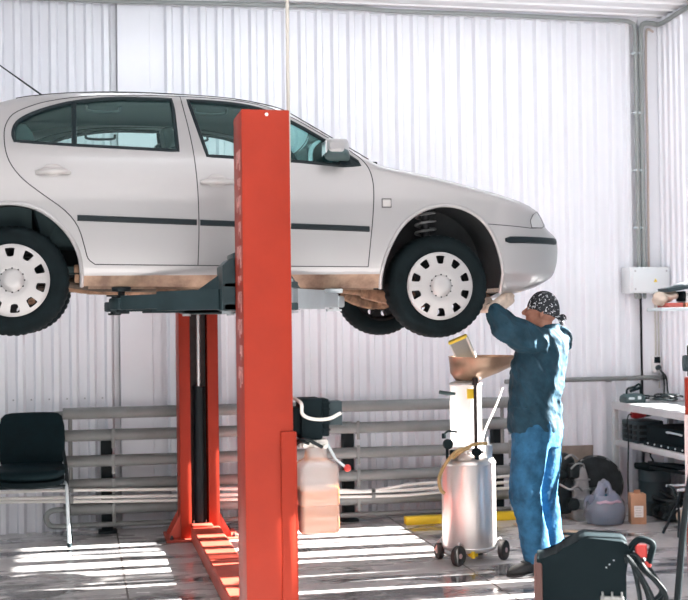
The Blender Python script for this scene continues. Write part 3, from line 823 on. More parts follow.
bb = mb_.build('cross_beam', 'lift_red2', lift)
mb_ = MB(); mb_.span((.80, 9.10, .109), (.95, 9.21, .125), .003); mb_.build('cable_cover', 'lift_red2', bb)
for k, (yy, hh) in enumerate(((8.55, .004), (7.85, .004))):
    mb_ = MB(); mb_.span((.795, yy, .107), (1.0, yy + .03, .112)); mb_.build('weld_strip', 'lift_red2', bb)
# inside the far column: chain, ram, rod
mb_ = MB(); mb_.span((.805, 9.30, .02), (.925, 9.48, 2.66)); mb_.build('slide_rail', 'chain', fc, smooth=0)
mb_ = MB(); mb_.cyl((.868, 9.255, .03), (.868, 9.255, 1.12), .040, n=20); mb_.cyl((.868, 9.255, 1.12), (.868, 9.255, 1.15), .043, n=20); ram = mb_.build('hydraulic_ram', 'black', fc)
mb_ = MB(); mb_.cyl((.868, 9.255, 1.12), (.868, 9.255, 2.0), .016, n=12); mb_.build('piston_rod', 'rod', fc)
mb_ = MB()
for xx in (.822, .914): mb_.tube([(xx, 9.25, .02), (xx, 9.25, .14)], .006, 6)
mb_.pieces('lock_rod', 'rod', fc)
# carriages and arms
def arm(px, py, tx, ty, m, d, sill):
    p = V((px, py, 0)); t = V((tx, ty, 0)); L = (t - p).length; u = (t - p) / L; w_ = V((-u.y, u.x, 0))
    z0, z1 = 1.704, 1.812
    mb_ = MB(); sp = .56
    def ring(s, hw_, a, b_): c = p + u * s; return [c - w_ * hw_ + V((0, 0, a)), c - w_ * hw_ + V((0, 0, b_)), c + w_ * hw_ + V((0, 0, b_)), c + w_ * hw_ + V((0, 0, a))]
    mb_.rings([ring(-.02, .07, z0, z1), ring(L * sp, .062, z0, z1)]); o = mb_.build('lift_arm', m, lift)
    mb_ = MB(); mb_.rings([ring(L * sp - .06, .047, z0 + .012, z1 - .014), ring(L - .05, .045, z0 + .012, z1 - .016)]); mb_.box(t + V((0, 0, z0 + .045)), (.11, .11, .07), .012, rotz(math.atan2(u.y, u.x)))
    mb_.build('arm_extension', m, o)
    mb_ = MB(); mb_.lathe([(.028, z0 - .012), (.028, z1 - .02), (.020, z1 - .02), (.020, sill - .028), (.055, sill - .026), (.058, sill - .004), (.05, sill)], (tx, ty, 0), (0, 0, 1), 20)
    mb_.box((tx, ty, z0 - .006), (.09, .05, .014), .004); mb_.build('lift_pad', 'black' if d else 'pale_grey', o)
    # gusset web rising to the pivot
    mb_ = MB(); a = p + u * .03; b_ = p + u * .22
    mb_.rings([[a - w_ * .008 + V((0, 0, z1 - .005)), a - w_ * .008 + V((0, 0, z1 + .085)), b_ - w_ * .008 + V((0, 0, z1 + .0)), b_ - w_ * .008 + V((0, 0, z1 - .01))], [a + w_ * .008 + V((0, 0, z1 - .005)), a + w_ * .008 + V((0, 0, z1 + .085)), b_ + w_ * .008 + V((0, 0, z1 + .0)), b_ + w_ * .008 + V((0, 0, z1 - .01))]])
    mb_.build('arm_gusset', 'arm', o)
    return o
for side in (-1, 1):
    yp = 6.47 if side < 0 else 9.04
    mb_ = MB(); c0 = yp - .17 * (-side) * -1
    ya, yb = (6.34, 6.60) if side < 0 else (8.92, 9.19)
    mb_.span((.73, ya, 1.695), (1.125, yb, 1.735), .006); mb_.span((.73, ya, 1.815), (1.125, yb, 1.845), .006)
    mb_.span((.78, min(ya, yb) + .0, 1.69), (1.05, max(ya, yb), 2.0), .01)
    mb_.rings([[V((.725, q, 1.70)), V((.725, q, 1.93)), V((.76, q, 1.965)), V((.80, q, 1.975)), V((.80, q, 1.70))] for q in (ya, yb)])
    if side < 0: mb_.span((.83, 6.08, 1.70), (.99, 6.36, 2.36), .005)
    else: mb_.span((.81, 9.17, 1.70), (.92, 9.28, 2.36), .005)
    cg = mb_.build('carriage', 'arm', lift)
    mb_ = MB()
    for xx in (.765, 1.09): mb_.lathe([(.03, 1.68), (.03, 1.862), (.018, 1.87)], (xx, yp, 0), (0, 0, 1), 16)
    mb_.pieces('arm_pin', 'arm_grey', cg)
arm(.76, 6.50, .235, 7.235, 'arm', 1, 1.848); arm(1.09, 6.50, 1.50, 7.235, 'arm_grey', 0, 1.828)  # near right arm: its lit look is put into a paler grey
arm(.76, 9.02, .235, 8.735, 'arm', 1, 1.848); arm(1.09, 9.02, 1.50, 8.735, 'arm', 0, 1.828)
# power unit beside the near column
mb_ = MB(); mb_.span((1.083, 6.07, 1.035), (1.195, 6.23, 1.245), .012); mb_.span((1.195, 6.085, 1.05), (1.232, 6.215, 1.24), .008)
for z in (1.08, 1.115, 1.15, 1.185, 1.215): mb_.span((1.19, 6.078, z), (1.235, 6.222, z + .008))
mb_.span((1.025, 6.10, 1.06), (1.09, 6.20, 1.20), .004)
pu = mb_.build('power_unit', 'black_plastic', lift)
mb_ = MB(); mb_.span((1.232, 6.10, 1.105), (1.302, 6.19, 1.226), .004); mb_.build('capacitor_box', 'slate', pu)
mb_ = MB(); mb_.span((1.075, 6.09, .995), (1.225, 6.21, 1.036), .008); mb_.cyl((1.10, 6.11, 1.01), (1.10, 6.05, 1.01), .014, n=10); mb_.cyl((1.16, 6.11, 1.015), (1.16, 6.055, 1.015), .018, n=8); mb_.cyl((1.205, 6.11, 1.0), (1.205, 6.06, 1.0), .011, n=10); mb_.build('valve_block', 'cable_pale', pu)
mb_ = MB(); mb_.tube(cr([(1.06, 6.08, 1.03), (1.10, 6.04, 1.045), (1.15, 6.035, 1.02), (1.185, 6.05, 1.0)], 5), .009, 8); mb_.tube(cr([(1.05, 6.10, 1.0), (1.075, 6.06, 1.03), (1.12, 6.05, 1.02)], 5), .008, 8); mb_.build('hydraulic_hose', 'black', pu)
mb_ = MB(); mb_.tube([(1.215, 6.13, 1.03), (1.232, 6.12, 1.0), (1.265, 6.11, .93), (1.315, 6.10, .89)], .008, 8); lv = mb_.build('release_lever', 'pale_grey', pu)
mb_ = MB(); mb_.sph((1.325, 6.098, .884), .019, 14, 10); mb_.build('lever_knob', 'red_knob', pu)
def rr_ring(x0, x1, y0, y1, r, z, n=5):
    o = []
    for cx, cy, a in ((x1 - r, y1 - r, 0), (x0 + r, y1 - r, 90), (x0 + r, y0 + r, 180), (x1 - r, y0 + r, 270)):
        for k in range(n): o.append(V((cx + r * math.cos(R(a + 90 * k / (n - 1))), cy + r * math.sin(R(a + 90 * k / (n - 1))), z)))
    return o
mb_ = MB(); X0, X1, Y0, Y1 = 1.07, 1.275, 6.04, 6.23
prof = [(.03, .562), (.008, .566), (0, .58), (0, .70), (.003, .705), (0, .71), (0, .895), (.012, .915), (.040, .935), (.046, .95), (.046, .995)]
mb_.rings([rr_ring(X0 + i, X1 - i - (.01 if i > .03 else 0), Y0 + i * .8, Y1 - i * .8, .028, z) for i, z in prof]); rs = mb_.build('reservoir', 'reservoir', pu)
mb_ = MB(); mb_.rings([rr_ring(X0 + i, X1 - i, Y0 + i, Y1 - i, .026, z) for i, z in ((.012, .566), (.003, .575), (.003, .785))]); mb_.build('hydraulic_oil', 'oil', pu)
mb_ = MB(); mb_.tube(cr([(1.078, 6.30, 1.24), (1.075, 6.02, 1.225), (1.082, 6.035, 1.175), (1.115, 6.045, 1.150), (1.17, 6.045, 1.14), (1.23, 6.05, 1.145), (1.287, 6.07, 1.168)], 6), .009, 8)
mb_.build('motor_cable', 'cable_pale', pu)
mb_ = MB(); mb_.tube(cr([(1.083, 6.3, 4.23), (1.080, 6.3, 3.6), (1.076, 6.3, 3.0), (1.077, 6.3, 2.6), (1.072, 6.3, 1.9), (1.072, 6.3, 1.25)], 6), .0095, 8)
tag(mb_.build('supply_cable', 'cable_grey'), 'pale supply cable hanging from the ceiling beside the near red column', 'cable')

# ------------------------------------------------------------------ pipe register heater on the back wall
rad = thing('pipe_register_heater', 'grey horizontal pipe heater along the back wall', 'radiator', (1.6, 9.6, 0))
YR = 9.6
xa, xb = -.14, 3.46
for za, zb in ((.944, .935), (.774, .760), (.577, .556), (.398, .372), (.210, .180)):
    mb_ = MB(); mb_.tube([(xa, YR, za), (xa + .004, YR, za), (xb - .004, YR, zb), (xb, YR, zb)], [.040, .045, .045, .040], 18); mb_.build('pipe', 'radiator', rad)
mb_ = MB(); mb_.tube([(-.02, YR, .086), (xb, YR, .055)], .021, 12); mb_.build('thin_pipe', 'radiator', rad)
mb_ = MB(); mb_.tube(cr([(xa + .02, YR, .944), (-.20, YR, .94), (-.235, YR + .04, .925), (-.245, YR + .16, .90)], 6), .022, 10); mb_.build('inlet_bend', 'radiator', rad)
mb_ = MB(); mb_.tube(cr([(-.10, YR, .210), (-.20, YR, .212), (-.255, YR, .19), (-.27, YR, .15), (-.25, YR, .105), (-.2, YR, .086), (-.02, YR, .086)], 6), .021, 10); mb_.build('return_bend', 'conduit', rad)
for x, za, zb in ((-.085, .774, .577), (-.085, .577, .398), (xb - .06, .774, .577), (xb - .06, .937, .774), (-.085, .944, .774)):
    mb_ = MB(); mb_.cyl((x, YR, za), (x, YR, zb), .016, n=10); mb_.build('connector', 'radiator', rad)
for x in (.19, 2.12, 3.40):
    mb_ = MB(); mb_.span((x - .045, YR + .10, 0), (x + .045, YR + .19, .80), .004); mb_.span((x - .07, YR + .06, 0), (x + .07, YR + .21, .02), .003)
    o = mb_.build('stand', 'black', rad)
    mb_ = MB()
    for z in (.774, .577, .39, .20):
        mb_.span((x + .035, YR - .05, z - .10), (x + .06, YR - .044, z + .05), .002); mb_.span((x + .035, YR - .05, z - .055), (x + .06, YR + .12, z - .047))
    mb_.pieces('hanger', 'radiator', o)
WP = [[(-2.2, .405), (-.60, .373), (-.26, .372), (1.2, .325), (1.92, .285), (2.25, .262), (2.58, .30), (2.92, .311), (3.44, .335)],
      [(-2.2, .345), (-.60, .325), (.3, .302), (1.2, .279), (1.92, .262), (2.49, .256), (2.92, .268), (3.44, .285)],
      [(-2.2, .33), (-.60, .300), (.3, .268), (1.2, .243), (1.92, .228), (2.49, .215), (2.92, .228), (3.44, .236)]]
for k, (pl, lb) in enumerate(zip(WP, ('thin white water pipe before the grey heater, uppermost of three', 'thin white water pipe before the grey heater, middle of three', 'thin white water pipe before the grey heater, lowest of three'))):
    mb_ = MB(); mb_.tube(cr([(x, 9.533, z) for x, z in pl], 6), .0125, 8)
    o = mb_.build('water_pipe', 'white_pipe', origin=(1.2, 9.533, .3 - .03 * k)); tag(o, lb, 'pipe', 'thin white pipes along the back wall')
    mb_ = MB()
    for x in (-.08, .9, 2.28, 3.3): 
        zz = lerp_tab(pl, x); mb_.span((x - .015, 9.517, zz - .016), (x + .015, 9.549, zz + .016), .003)
    mb_.pieces('pipe_clip', 'radiator', o)
mb_ = MB(); mb_.tube([(3.5, 9.80, 1.095), (4.97, 9.80, 1.098)], .020, 12)
o = mb_.build('rail_pipe', 'radiator', origin=(4.3, 9.8, 1.1)); tag(o, 'thin grey horizontal pipe on the wall behind the mechanic', 'pipe')
mb_ = MB()
for x in (3.9, 4.45, 4.9): mb_.span((x - .012, 9.78, 1.07), (x + .012, WY, 1.09))
mb_.pieces('bracket', 'radiator', o)

# ------------------------------------------------------------------ cables and boxes on the wall
mb_ = MB(); tp = [(-3., 4.20), (.0, 4.185), (.567, 4.190), (1.3, 4.205), (2.2, 4.212), (2.6, 4.200), (3.5, 4.205), (4.2, 4.20), (4.60, 4.200), (4.70, 4.185), (4.738, 4.13), (4.742, 3.8), (4.742, 2.05)]
mb_.tube(cr([(x, 9.80, z) for x, z in tp], 6), .019, 8)
o = mb_.build('conduit', 'conduit', origin=(4.74, 9.8, 2.05)); tag(o, 'dark conduit along the top of the wall, then down to the grey box', 'conduit')
def clips(o, pts):
    mb_ = MB()
    for x, y, z in pts: mb_.box((x, y, z), (.06, .05, .018), .004)
    mb_.pieces('clip', 'pale_grey', o)
clips(o, [(4.742, 9.81, z) for z in (3.92, 3.4, 2.9, 2.4)])
mb_ = MB(); mb_.tube(cr([(4.975, 7.5, 4.19), (4.97, 9.2, 4.20), (4.955, 9.72, 4.17), (4.90, 9.80, 4.185), (4.83, 9.80, 4.18), (4.795, 9.80, 4.12), (4.79, 9.80, 3.8), (4.79, 9.80, 2.05)], 6), .021, 8)
o = mb_.build('conduit', 'conduit', origin=(4.79, 9.8, 2.05)); tag(o, 'dark conduit from the right ceiling corner down to the grey box', 'conduit'); clips(o, [(4.79, 9.81, z) for z in (3.92, 3.4, 2.9, 2.4)])
mb_ = MB(); mb_.tube(cr([(4.93, 9.835, 4.12), (4.885, 9.835, 4.14), (4.862, 9.835, 4.09), (4.855, 9.835, 3.7), (4.858, 9.835, 3.0), (4.85, 9.835, 2.05)], 6), .010, 8)
tag(mb_.build('conduit', 'conduit2', origin=(4.855, 9.8, 2.05)), 'thin brownish conduit running down beside the two dark conduits', 'conduit')
eb = thing('electrical_box', 'grey white electrical box on the right end of the back wall', 'electrical box', (4.82, 9.8, 1.94))
mb_ = MB(); mb_.span((4.61, 9.70, 1.83), (5.0 - .02, 9.88, 2.055), .006); mb_.build('case', 'grey_box', eb)
mb_ = MB(); mb_.span((4.622, 9.685, 1.84), (4.965, 9.702, 2.047), .005); lid = mb_.build('lid', 'grey_box', eb)
mb_ = MB()
for x in (4.65, 4.94):
    for z in (1.865, 2.02): mb_.lathe([(.008, 0), (.008, -.004)], (x, 9.685, z), (0, 1, 0), 10)
mb_.pieces('screw', 'screw', lid)
mb_ = MB(); mb_.prism([(0, 0), (.034, 0), (.017, .03)], (4.82, 9.6845, 1.925), (1, 0, 0), (0, 0, 1), (0, -.001, 0)); mb_.build('warning_sticker', 'yellow', lid)
mb_ = MB()
for x in (4.70, 4.73, 4.78): mb_.lathe([(.016, 0), (.016, -.035), (.010, -.05)], (x, 9.78, 1.832), (0, 0, 1), 10)
mb_.pieces('cable_gland', 'conduit', eb)
mb_ = MB(); mb_.tube([(4.915, 9.86, 1.83), (4.915, 9.86, 1.28)], .008, 6); mb_.tube([(4.945, 9.86, 1.83), (4.945, 9.86, 1.0)], .007, 6)
tag(mb_.build('wall_cable', 'cable_grey', origin=(4.93, 9.86, 1.4)), 'pair of thin cables running down the wall to the socket', 'cable')
sk = thing('wall_socket', 'white wall socket above the workbench', 'socket', (4.91, 9.85, 1.21))
mb_ = MB(); mb_.span((4.872, 9.825, 1.14), (4.948, 9.875, 1.285), .006); mb_.build('case', 'white_plastic', sk)
mb_ = MB(); mb_.span((4.882, 9.818, 1.222), (4.938, 9.83, 1.276), .004); mb_.build('outlet', 'black_plastic', sk)
pc = thing('power_plug', 'dark plug in the wall socket, its cord dropping to the bench', 'plug', (4.91, 9.81, 1.18))
mb_ = MB(); mb_.lathe([(.022, 0), (.022, -.03), (.012, -.05)], (4.912, 9.826, 1.18), (0, 1, -.2), 12); mb_.build('plug', 'slate', pc)
mb_ = MB(); mb_.tube(cr([(4.912, 9.78, 1.165), (4.93, 9.76, 1.12), (4.94, 9.76, 1.03), (4.92, 9.72, .95), (4.93, 9.68, .925)], 6), .007, 6); mb_.tube(cr([(4.915, 9.78, 1.16), (4.965, 9.77, 1.1), (4.965, 9.75, .98), (4.93, 9.62, .925)], 6), .006, 6); mb_.build('cord', 'black', pc)
# ------------------------------------------------------------------ visitor chair by the wall
ch = thing('visitor_chair', 'black padded visitor chair by the wall at the left', 'chair', (-.36, 9.26, 0))
cx0 = -.365
mb_ = MB(); rr_ = []
for k, z in enumerate((.575, .595, .665, .77, .87, .935, .960, .968)):
    w_ = (.205, .225, .24, .243, .238, .222, .195, .15)[k]; t = (.012, .022, .028, .03, .028, .024, .018, .008)[k]; yb = 9.47 + (z - .65) * .16
    ring = []
    for q in range(24):
        a = 2 * PI * q / 24; sx = math.copysign(abs(math.cos(a)) ** .55, math.cos(a)); sy = math.copysign(abs(math.sin(a)) ** .7, math.sin(a))
        ring.append(V((cx0 + w_ * sx, yb + t * sy - .045 * (1 - sx * sx) * -1 - .03, z)))
    rr_.append(ring)
mb_.rings(rr_); mb_.build('backrest', 'black_fabric', ch, smooth=60)
def pad(z0, z1, w_, d0, d1, edge):
    m_ = MB(); rr2 = []
    for z, i in ((z0, edge), (z0 + (z1 - z0) * .3, 0.), (z0 + (z1 - z0) * .75, .0), (z1, edge * .9)):
        ring = []
        for q in range(32):
            a = 2 * PI * q / 32; sx = math.copysign(abs(math.cos(a)) ** .45, math.cos(a)); sy = math.copysign(abs(math.sin(a)) ** .5, math.sin(a))
            ring.append(V((cx0 + (w_ - i) * sx, (d0 + d1) / 2 + ((d1 - d0) / 2 - i) * sy, z + .012 * sx * sx - (.02 * (1 - (sy + 1) / 2)))))
        rr2.append(ring)
    return m_.rings(rr2)
pad(.525, .595, .245, 9.04, 9.45, .03).build('seat', 'black_fabric', ch, smooth=60)
pad(.462, .527, .24, 9.05, 9.43, .05).build('seat_shell', 'black_plastic', ch, smooth=60)
for s in (-1, 1):
    x = cx0 + s * .258
    mb_ = MB(); mb_.tube(cr([(x + s * .012, 9.160, .0), (x + s * .004, 9.145, .25), (x - s * .002, 9.140, .42), (x - s * .01, 9.170, .462), (x - s * .02, 9.240, .468)], 5), .0125, 10); mb_.build('leg', 'pale_grey', ch, label='front leg painted pale for sunlight')  # sunlight painted in: front legs pale, rear ones left black
    mb_ = MB(); mb_.tube(cr([(x + s * .018, 9.440, .0), (x + s * .008, 9.400, .25), (x - s * .002, 9.370, .42), (x - s * .008, 9.380, .56), (x - s * .025, 9.440, .66), (x - s * .04, 9.465, .78)], 5), .0125, 10); mb_.build('leg', 'black', ch)
    mb_ = MB()
    for y in (9.160, 9.440): mb_.lathe([(.016, 0), (.017, .03), (.014, .034)], (x + s * (.012 if y < 9.31 else .018), y, 0), (0, 0, 1), 12)
    mb_.pieces('foot_cap', 'black_plastic', ch)
mb_ = MB(); mb_.tube([(cx0 - .25, 9.350, .452), (cx0 + .25, 9.350, .452)], .011, 8); mb_.tube([(cx0 - .25, 9.150, .452), (cx0 + .25, 9.150, .452)], .011, 8); mb_.build('seat_frame', 'black', ch)

# ------------------------------------------------------------------ waste oil drainer
OX, OY = 2.562, 7.93
od = thing('oil_drainer', 'steel wheeled oil drain tank with clear chamber and brown pan', 'oil drainer', (OX, OY, 0))
mb_ = MB(); mb_.lathe([(.05, .066), (.145, .068), (.177, .082), (.183, .10), (.183, .66), (.180, .675), (.165, .695), (.11, .715), (.05, .722), (.02, .722)], (OX, OY, 0), (0, 0, 1), 56); tk = mb_.build('tank', 'tank', od, smooth=50)
mb_ = MB(); mb_.lathe([(.184, .655), (.187, .66), (.184, .668)], (OX, OY, 0), (0, 0, 1), 56); mb_.lathe([(.184, .096), (.188, .102), (.184, .108)], (OX, OY, 0), (0, 0, 1), 56); mb_.pieces('rim_bead', 'tank', tk)
for k, (wx, wy, a) in enumerate(((2.425, 7.745, .95), (2.785, 7.87, .75), (2.375, 8.02, .2), (2.70, 8.12, .1))):
    ax = V((math.cos(a), -math.sin(a), 0)) if k in (0, 1) else V((1, .1, 0)).normalized()
    r = .068 if k < 2 else .056
    mb_ = MB(); mb_.lathe([(.034, -.018), (r - .006, -.018), (r, -.010), (r, .010), (r - .006, .018), (.034, .018)], (wx, wy, r), ax, 28); o = mb_.build('caster', 'caster', od)
    mb_ = MB(); mb_.lathe([(.004, -.022), (.016, -.022), (.018, -.012), (.034, -.010), (.035, .010), (.018, .012), (.016, .022), (.004, .022)], (wx, wy, r), ax, 20)
    for q in range(5):
        t = 2 * PI * q / 5; u = ax.cross(V((0, 0, 1))); p = V((wx, wy, r)) + (u * math.cos(t) + V((0, 0, 1)) * math.sin(t)) * .027
        mb_.box(p - ax * .013, (.008, .008, .006))
    mb_.build('wheel_centre', 'caster_rim', o)
    mb_ = MB(); d = (V((wx, wy, 0)) - V((OX, OY, 0))).normalized(); pe = V((OX, OY, .115)) + d * .15
    mb_.tube([pe, V((wx, wy, .145)) - d * .02, V((wx, wy, r + .06)), V((wx, wy, r)) - ax * .026], .010, 8); mb_.build('bracket', 'tank', o)
mb_ = MB(); mb_.box((OX - .02, OY - .13, .075), (.06, .05, .05), .005); mb_.cyl((OX - .03, OY - .17, .045), (OX - .03, OY - .17, .09), .014, n=12); mb_.build('drain_valve', 'yellow', od)
# clear chamber
mb_ = MB(); mb_.lathe([(.108, .770), (.108, 1.195)], (OX - .012, OY, 0), (0, 0, 1), 40, cap=False); mb_.build('chamber', 'chamber', od)
mb_ = MB(); mb_.lathe([(.02, .745), (.114, .745), (.117, .75), (.117, .772), (.112, .776), (.02, .776)], (OX - .012, OY, 0), (0, 0, 1), 40); mb_.lathe([(.02, 1.188), (.111, 1.185), (.113, 1.19), (.108, 1.20), (.06, 1.215), (.02, 1.215)], (OX - .012, OY, 0), (0, 0, 1), 40); mb_.pieces('chamber_cap', 'white_plastic', od)
mb_ = MB()
for a in (.6, 2.5, 4.4): mb_.cyl((OX - .012 + .096 * math.cos(a), OY + .096 * math.sin(a), .77), (OX - .012 + .096 * math.cos(a), OY + .096 * math.sin(a), 1.195), .006, n=8)
mb_.pieces('tie_rod', 'rod', od)
mb_ = MB(); mb_.cyl((OX - .012, OY, .71), (OX - .012, OY, .75), .05, n=16); mb_.build('neck', 'tank', od)
# pan with an off-centre outlet
mb_ = MB(); rr_ = []; N = 56
def ell(cx, r, z): return [V((cx + r * math.cos(2 * PI * k / N), OY + .02 + r * math.sin(2 * PI * k / N), z)) for k in range(N)]
PCX = OX + .125
rr_ = [ell(OX - .005, .04, 1.206), ell(OX + .005, .075, 1.212), ell(OX + .06, .165, 1.265), ell(PCX, .232, 1.325), ell(PCX, .236, 1.372), ell(PCX, .242, 1.378), ell(PCX, .232, 1.378), ell(PCX, .227, 1.33), ell(OX + .06, .158, 1.272), ell(OX + .005, .06, 1.22), ell(OX, .03, 1.216)]
mb_.rings(rr_); mb_.build('drain_pan', 'funnel', od, smooth=50)
mb_ = MB(); mb_.cyl((OX + .01, OY - .142, .70), (OX + .01, OY - .142, 1.24), .012, n=12); mb_.cyl((OX + .01, OY - .142, 1.19), (OX + .01, OY - .142, 1.235), .020, n=12); mb_.build('support_pole', 'chain', od)
mb_ = MB(); mb_.span((OX - .045, OY - .142, 1.10), (OX + .012, OY - .128, 1.165), .003); mb_.build('yellow_tag', 'yellow', od)
mb_ = MB(); mb_.tube([(OX - .10, OY - .05, 1.13), (OX - .16, OY - .06, 1.135), (OX - .215, OY - .06, 1.145)], [.010, .014, .012], 8); mb_.build('tap_handle', 'tool_teal', od)
mb_ = MB(); mb_.sph((OX + .012, OY - .15, .745), (.034, .034, .03), 16, 10); mb_.cyl((OX + .012, OY - .15, .69), (OX + .012, OY - .15, .73), .016, n=10); mb_.build('clamp_knob', 'black_plastic', od)
mb_ = MB(); mb_.lathe([(.004, 0), (.034, 0), (.034, -.022), (.004, -.022)], (OX - .175, OY - .10, .80), (0, 1, 0), 20); mb_.cyl((OX - .175, OY - .09, .70), (OX - .175, OY - .09, .775), .010, n=8); mb_.build('gauge', 'black_plastic', od)
mb_ = MB(); mb_.box((OX - .13, OY - .10, .735), (.05, .04, .05), .006); mb_.box((OX - .20, OY - .10, .855), (.025, .022, .035), .004); mb_.tube(cr([(OX - .20, OY - .10, .86), (OX - .17, OY - .10, .885), (OX - .11, OY - .1, .878)], 4), .007, 6); mb_.pieces('valve', 'black_plastic', od)
mb_ = MB(); mb_.tube(cr([(OX - .05, OY - .17, .775), (OX - .14, OY - .19, .76), (OX - .205, OY - .16, .68), (OX - .235, OY - .10, .58), (OX - .225, OY - .09, .50), (OX - .20, OY - .10, .47)], 6), .012, 8)
mb_.tube(cr([(OX + .08, OY - .15, .80), (OX - .02, OY - .19, .80), (OX - .11, OY - .19, .755), (OX - .15, OY - .14, .71)], 6), .012, 8); mb_.build('drain_hose', 'hose_y', od)
mb_ = MB(); mb_.tube(cr([(OX + .10, OY + .02, .76), (OX + .125, OY - .0, .88), (OX + .20, OY + .0, 1.03), (OX + .26, OY + .02, 1.16)], 5), .007, 8); mb_.build('air_hose', 'white_plastic', od)
mb_ = MB(); mb_.span((OX + .07, OY - .16, .70), (OX + .12, OY - .11, .79), .006); mb_.cyl((OX + .095, OY - .14, .69), (OX + .095, OY - .14, .84), .009, n=8); mb_.build('regulator', 'rod', od)
# filter cartridge lying in the pan
fx = thing('air_filter', 'small pleated filter with yellow rim lying in the brown pan', 'filter', (OX - .02, OY - .02, 1.33))
rt = roty(R(-24)) @ rotz(R(-20)); fc_ = V((OX - .040, OY - .03, 1.425))
mb_ = MB()
for k in range(9): mb_.box(fc_ + rt @ V((-.052 + .013 * k, -.002, 0)), (.005, .056, .145), 0, rt)
mb_.box(fc_, (.11, .040, .14), 0, rt); mb_.build('pleats', 'pleat_d', fx, smooth=0)
mb_ = MB()
mb_.box(fc_ + rt @ V((0, 0, .077)), (.135, .070, .022), .008, rt); mb_.build('top_rim', 'pleat_y', fx)
mb_ = MB(); mb_.box(fc_ + rt @ V((.062, 0, 0)), (.016, .066, .15), .005, rt); mb_.box(fc_ + rt @ V((-.060, 0, 0)), (.010, .066, .15), .004, rt); mb_.box(fc_ + rt @ V((0, 0, -.077)), (.13, .066, .014), .004, rt); mb_.build('side_frame', 'pleat', fx)

# ------------------------------------------------------------------ mechanic
man = thing('person', 'mechanic in blue jacket and jeans, patterned black headscarf, arms raised under the car', 'person', (2.9, 7.5, 0))
def capsule(mb_, p0, p1, r0, r1, n=16):
    p0, p1 = V(p0), V(p1); d = (p1 - p0)
    if d.length < 1e-6: mb_.sph(p0, r0, n, 10); return
    u = d.normalized(); pts = []; rad = []
    for k in range(5, 0, -1): a = PI / 2 * k / 5.2; pts.append(p0 - u * r0 * math.sin(a)); rad.append(r0 * math.cos(a))
    pts += [p0, p1]; rad += [r0, r1]
    for k in range(1, 6): a = PI / 2 * k / 5.2; pts.append(p1 + u * r1 * math.sin(a)); rad.append(r1 * math.cos(a))
    mb_.tube(pts, rad, n)
def chain(mb_, pts, rad):
    for i in range(len(pts) - 1): capsule(mb_, pts[i], pts[i + 1], rad[i], rad[i + 1])
def organic(mb_, name, m, parent, voxel=.008, smooth=6, disp=None):
    """fuse overlapping solids into one continuous skin"""
    me = bpy.data.meshes.new('tmp'); bmesh.ops.recalc_face_normals(mb_.bm, faces=mb_.bm.faces); mb_.bm.to_mesh(me); mb_.bm.free()
    ob = bpy.data.objects.new('tmp', me); COL.objects.link(ob)
    md = ob.modifiers.new('r', 'REMESH'); md.mode = 'VOXEL'; md.voxel_size = voxel; md.adaptivity = 0
    dg = bpy.context.evaluated_depsgraph_get(); ev = ob.evaluated_get(dg)
    bm = bmesh.new(); bm.from_mesh(ev.to_mesh()); ev.to_mesh_clear()
    bpy.data.objects.remove(ob); bpy.data.meshes.remove(me)
    for _ in range(smooth): bmesh.ops.smooth_vert(bm, verts=bm.verts, factor=.5, use_axis_x=True, use_axis_y=True, use_axis_z=True)
    if disp:
        bm.normal_update()
        mv = [(v, v.normal.copy() * disp(v.co)) for v in bm.verts]
        for v, d in mv: v.co += d
    b2 = MB(); b2.bm.free(); b2.bm = bm
    return b2.build(name, m, parent, smooth=80)
fwd = V((-.643, .766, 0)); lft = V((-.766, -.643, 0)); UP = V((0, 0, 1))
P0 = V((2.885, 7.47, .93))
NK = V((2.955, 7.445, 1.54))
shL, elL, wrL = V((2.828, 7.325, 1.485)), V((2.600, 7.265, 1.575)), V((2.545, 7.315, 1.705))
shR, elR, wrR = V((3.07, 7.57, 1.485)), V((2.84, 7.62, 1.545)), V((2.63, 7.60, 1.69))
hpL, knL, anL = V((2.822, 7.405, .90)), V((2.752, 7.365, .525)), V((2.848, 7.40, .105))
hpR, knR, anR = V((2.955, 7.54, .90)), V((2.955, 7.585, .51)), V((3.035, 7.625, .105))
HC = V((2.918, 7.445, 1.672)); hf = V((-.86, .46, .20)).normalized(); hl = UP.cross(hf).normalized(); hu = hf.cross(hl)
HR = Matrix((hf, hl, hu)).transposed()
def hp(a, b_, c): return HC + hf * a + hl * b_ + hu * c
def torso(mb_, secs, n=28):
    rr2 = []
    for z, cx, cy, a, b_ in secs:
        c = V((cx, cy, z)); rr2.append([c + fwd * (a * math.cos(2 * PI * k / n)) + lft * (b_ * math.copysign(abs(math.sin(2 * PI * k / n)) ** .9, math.sin(2 * PI * k / n))) for k in range(n)])
    mb_.rings(rr2)
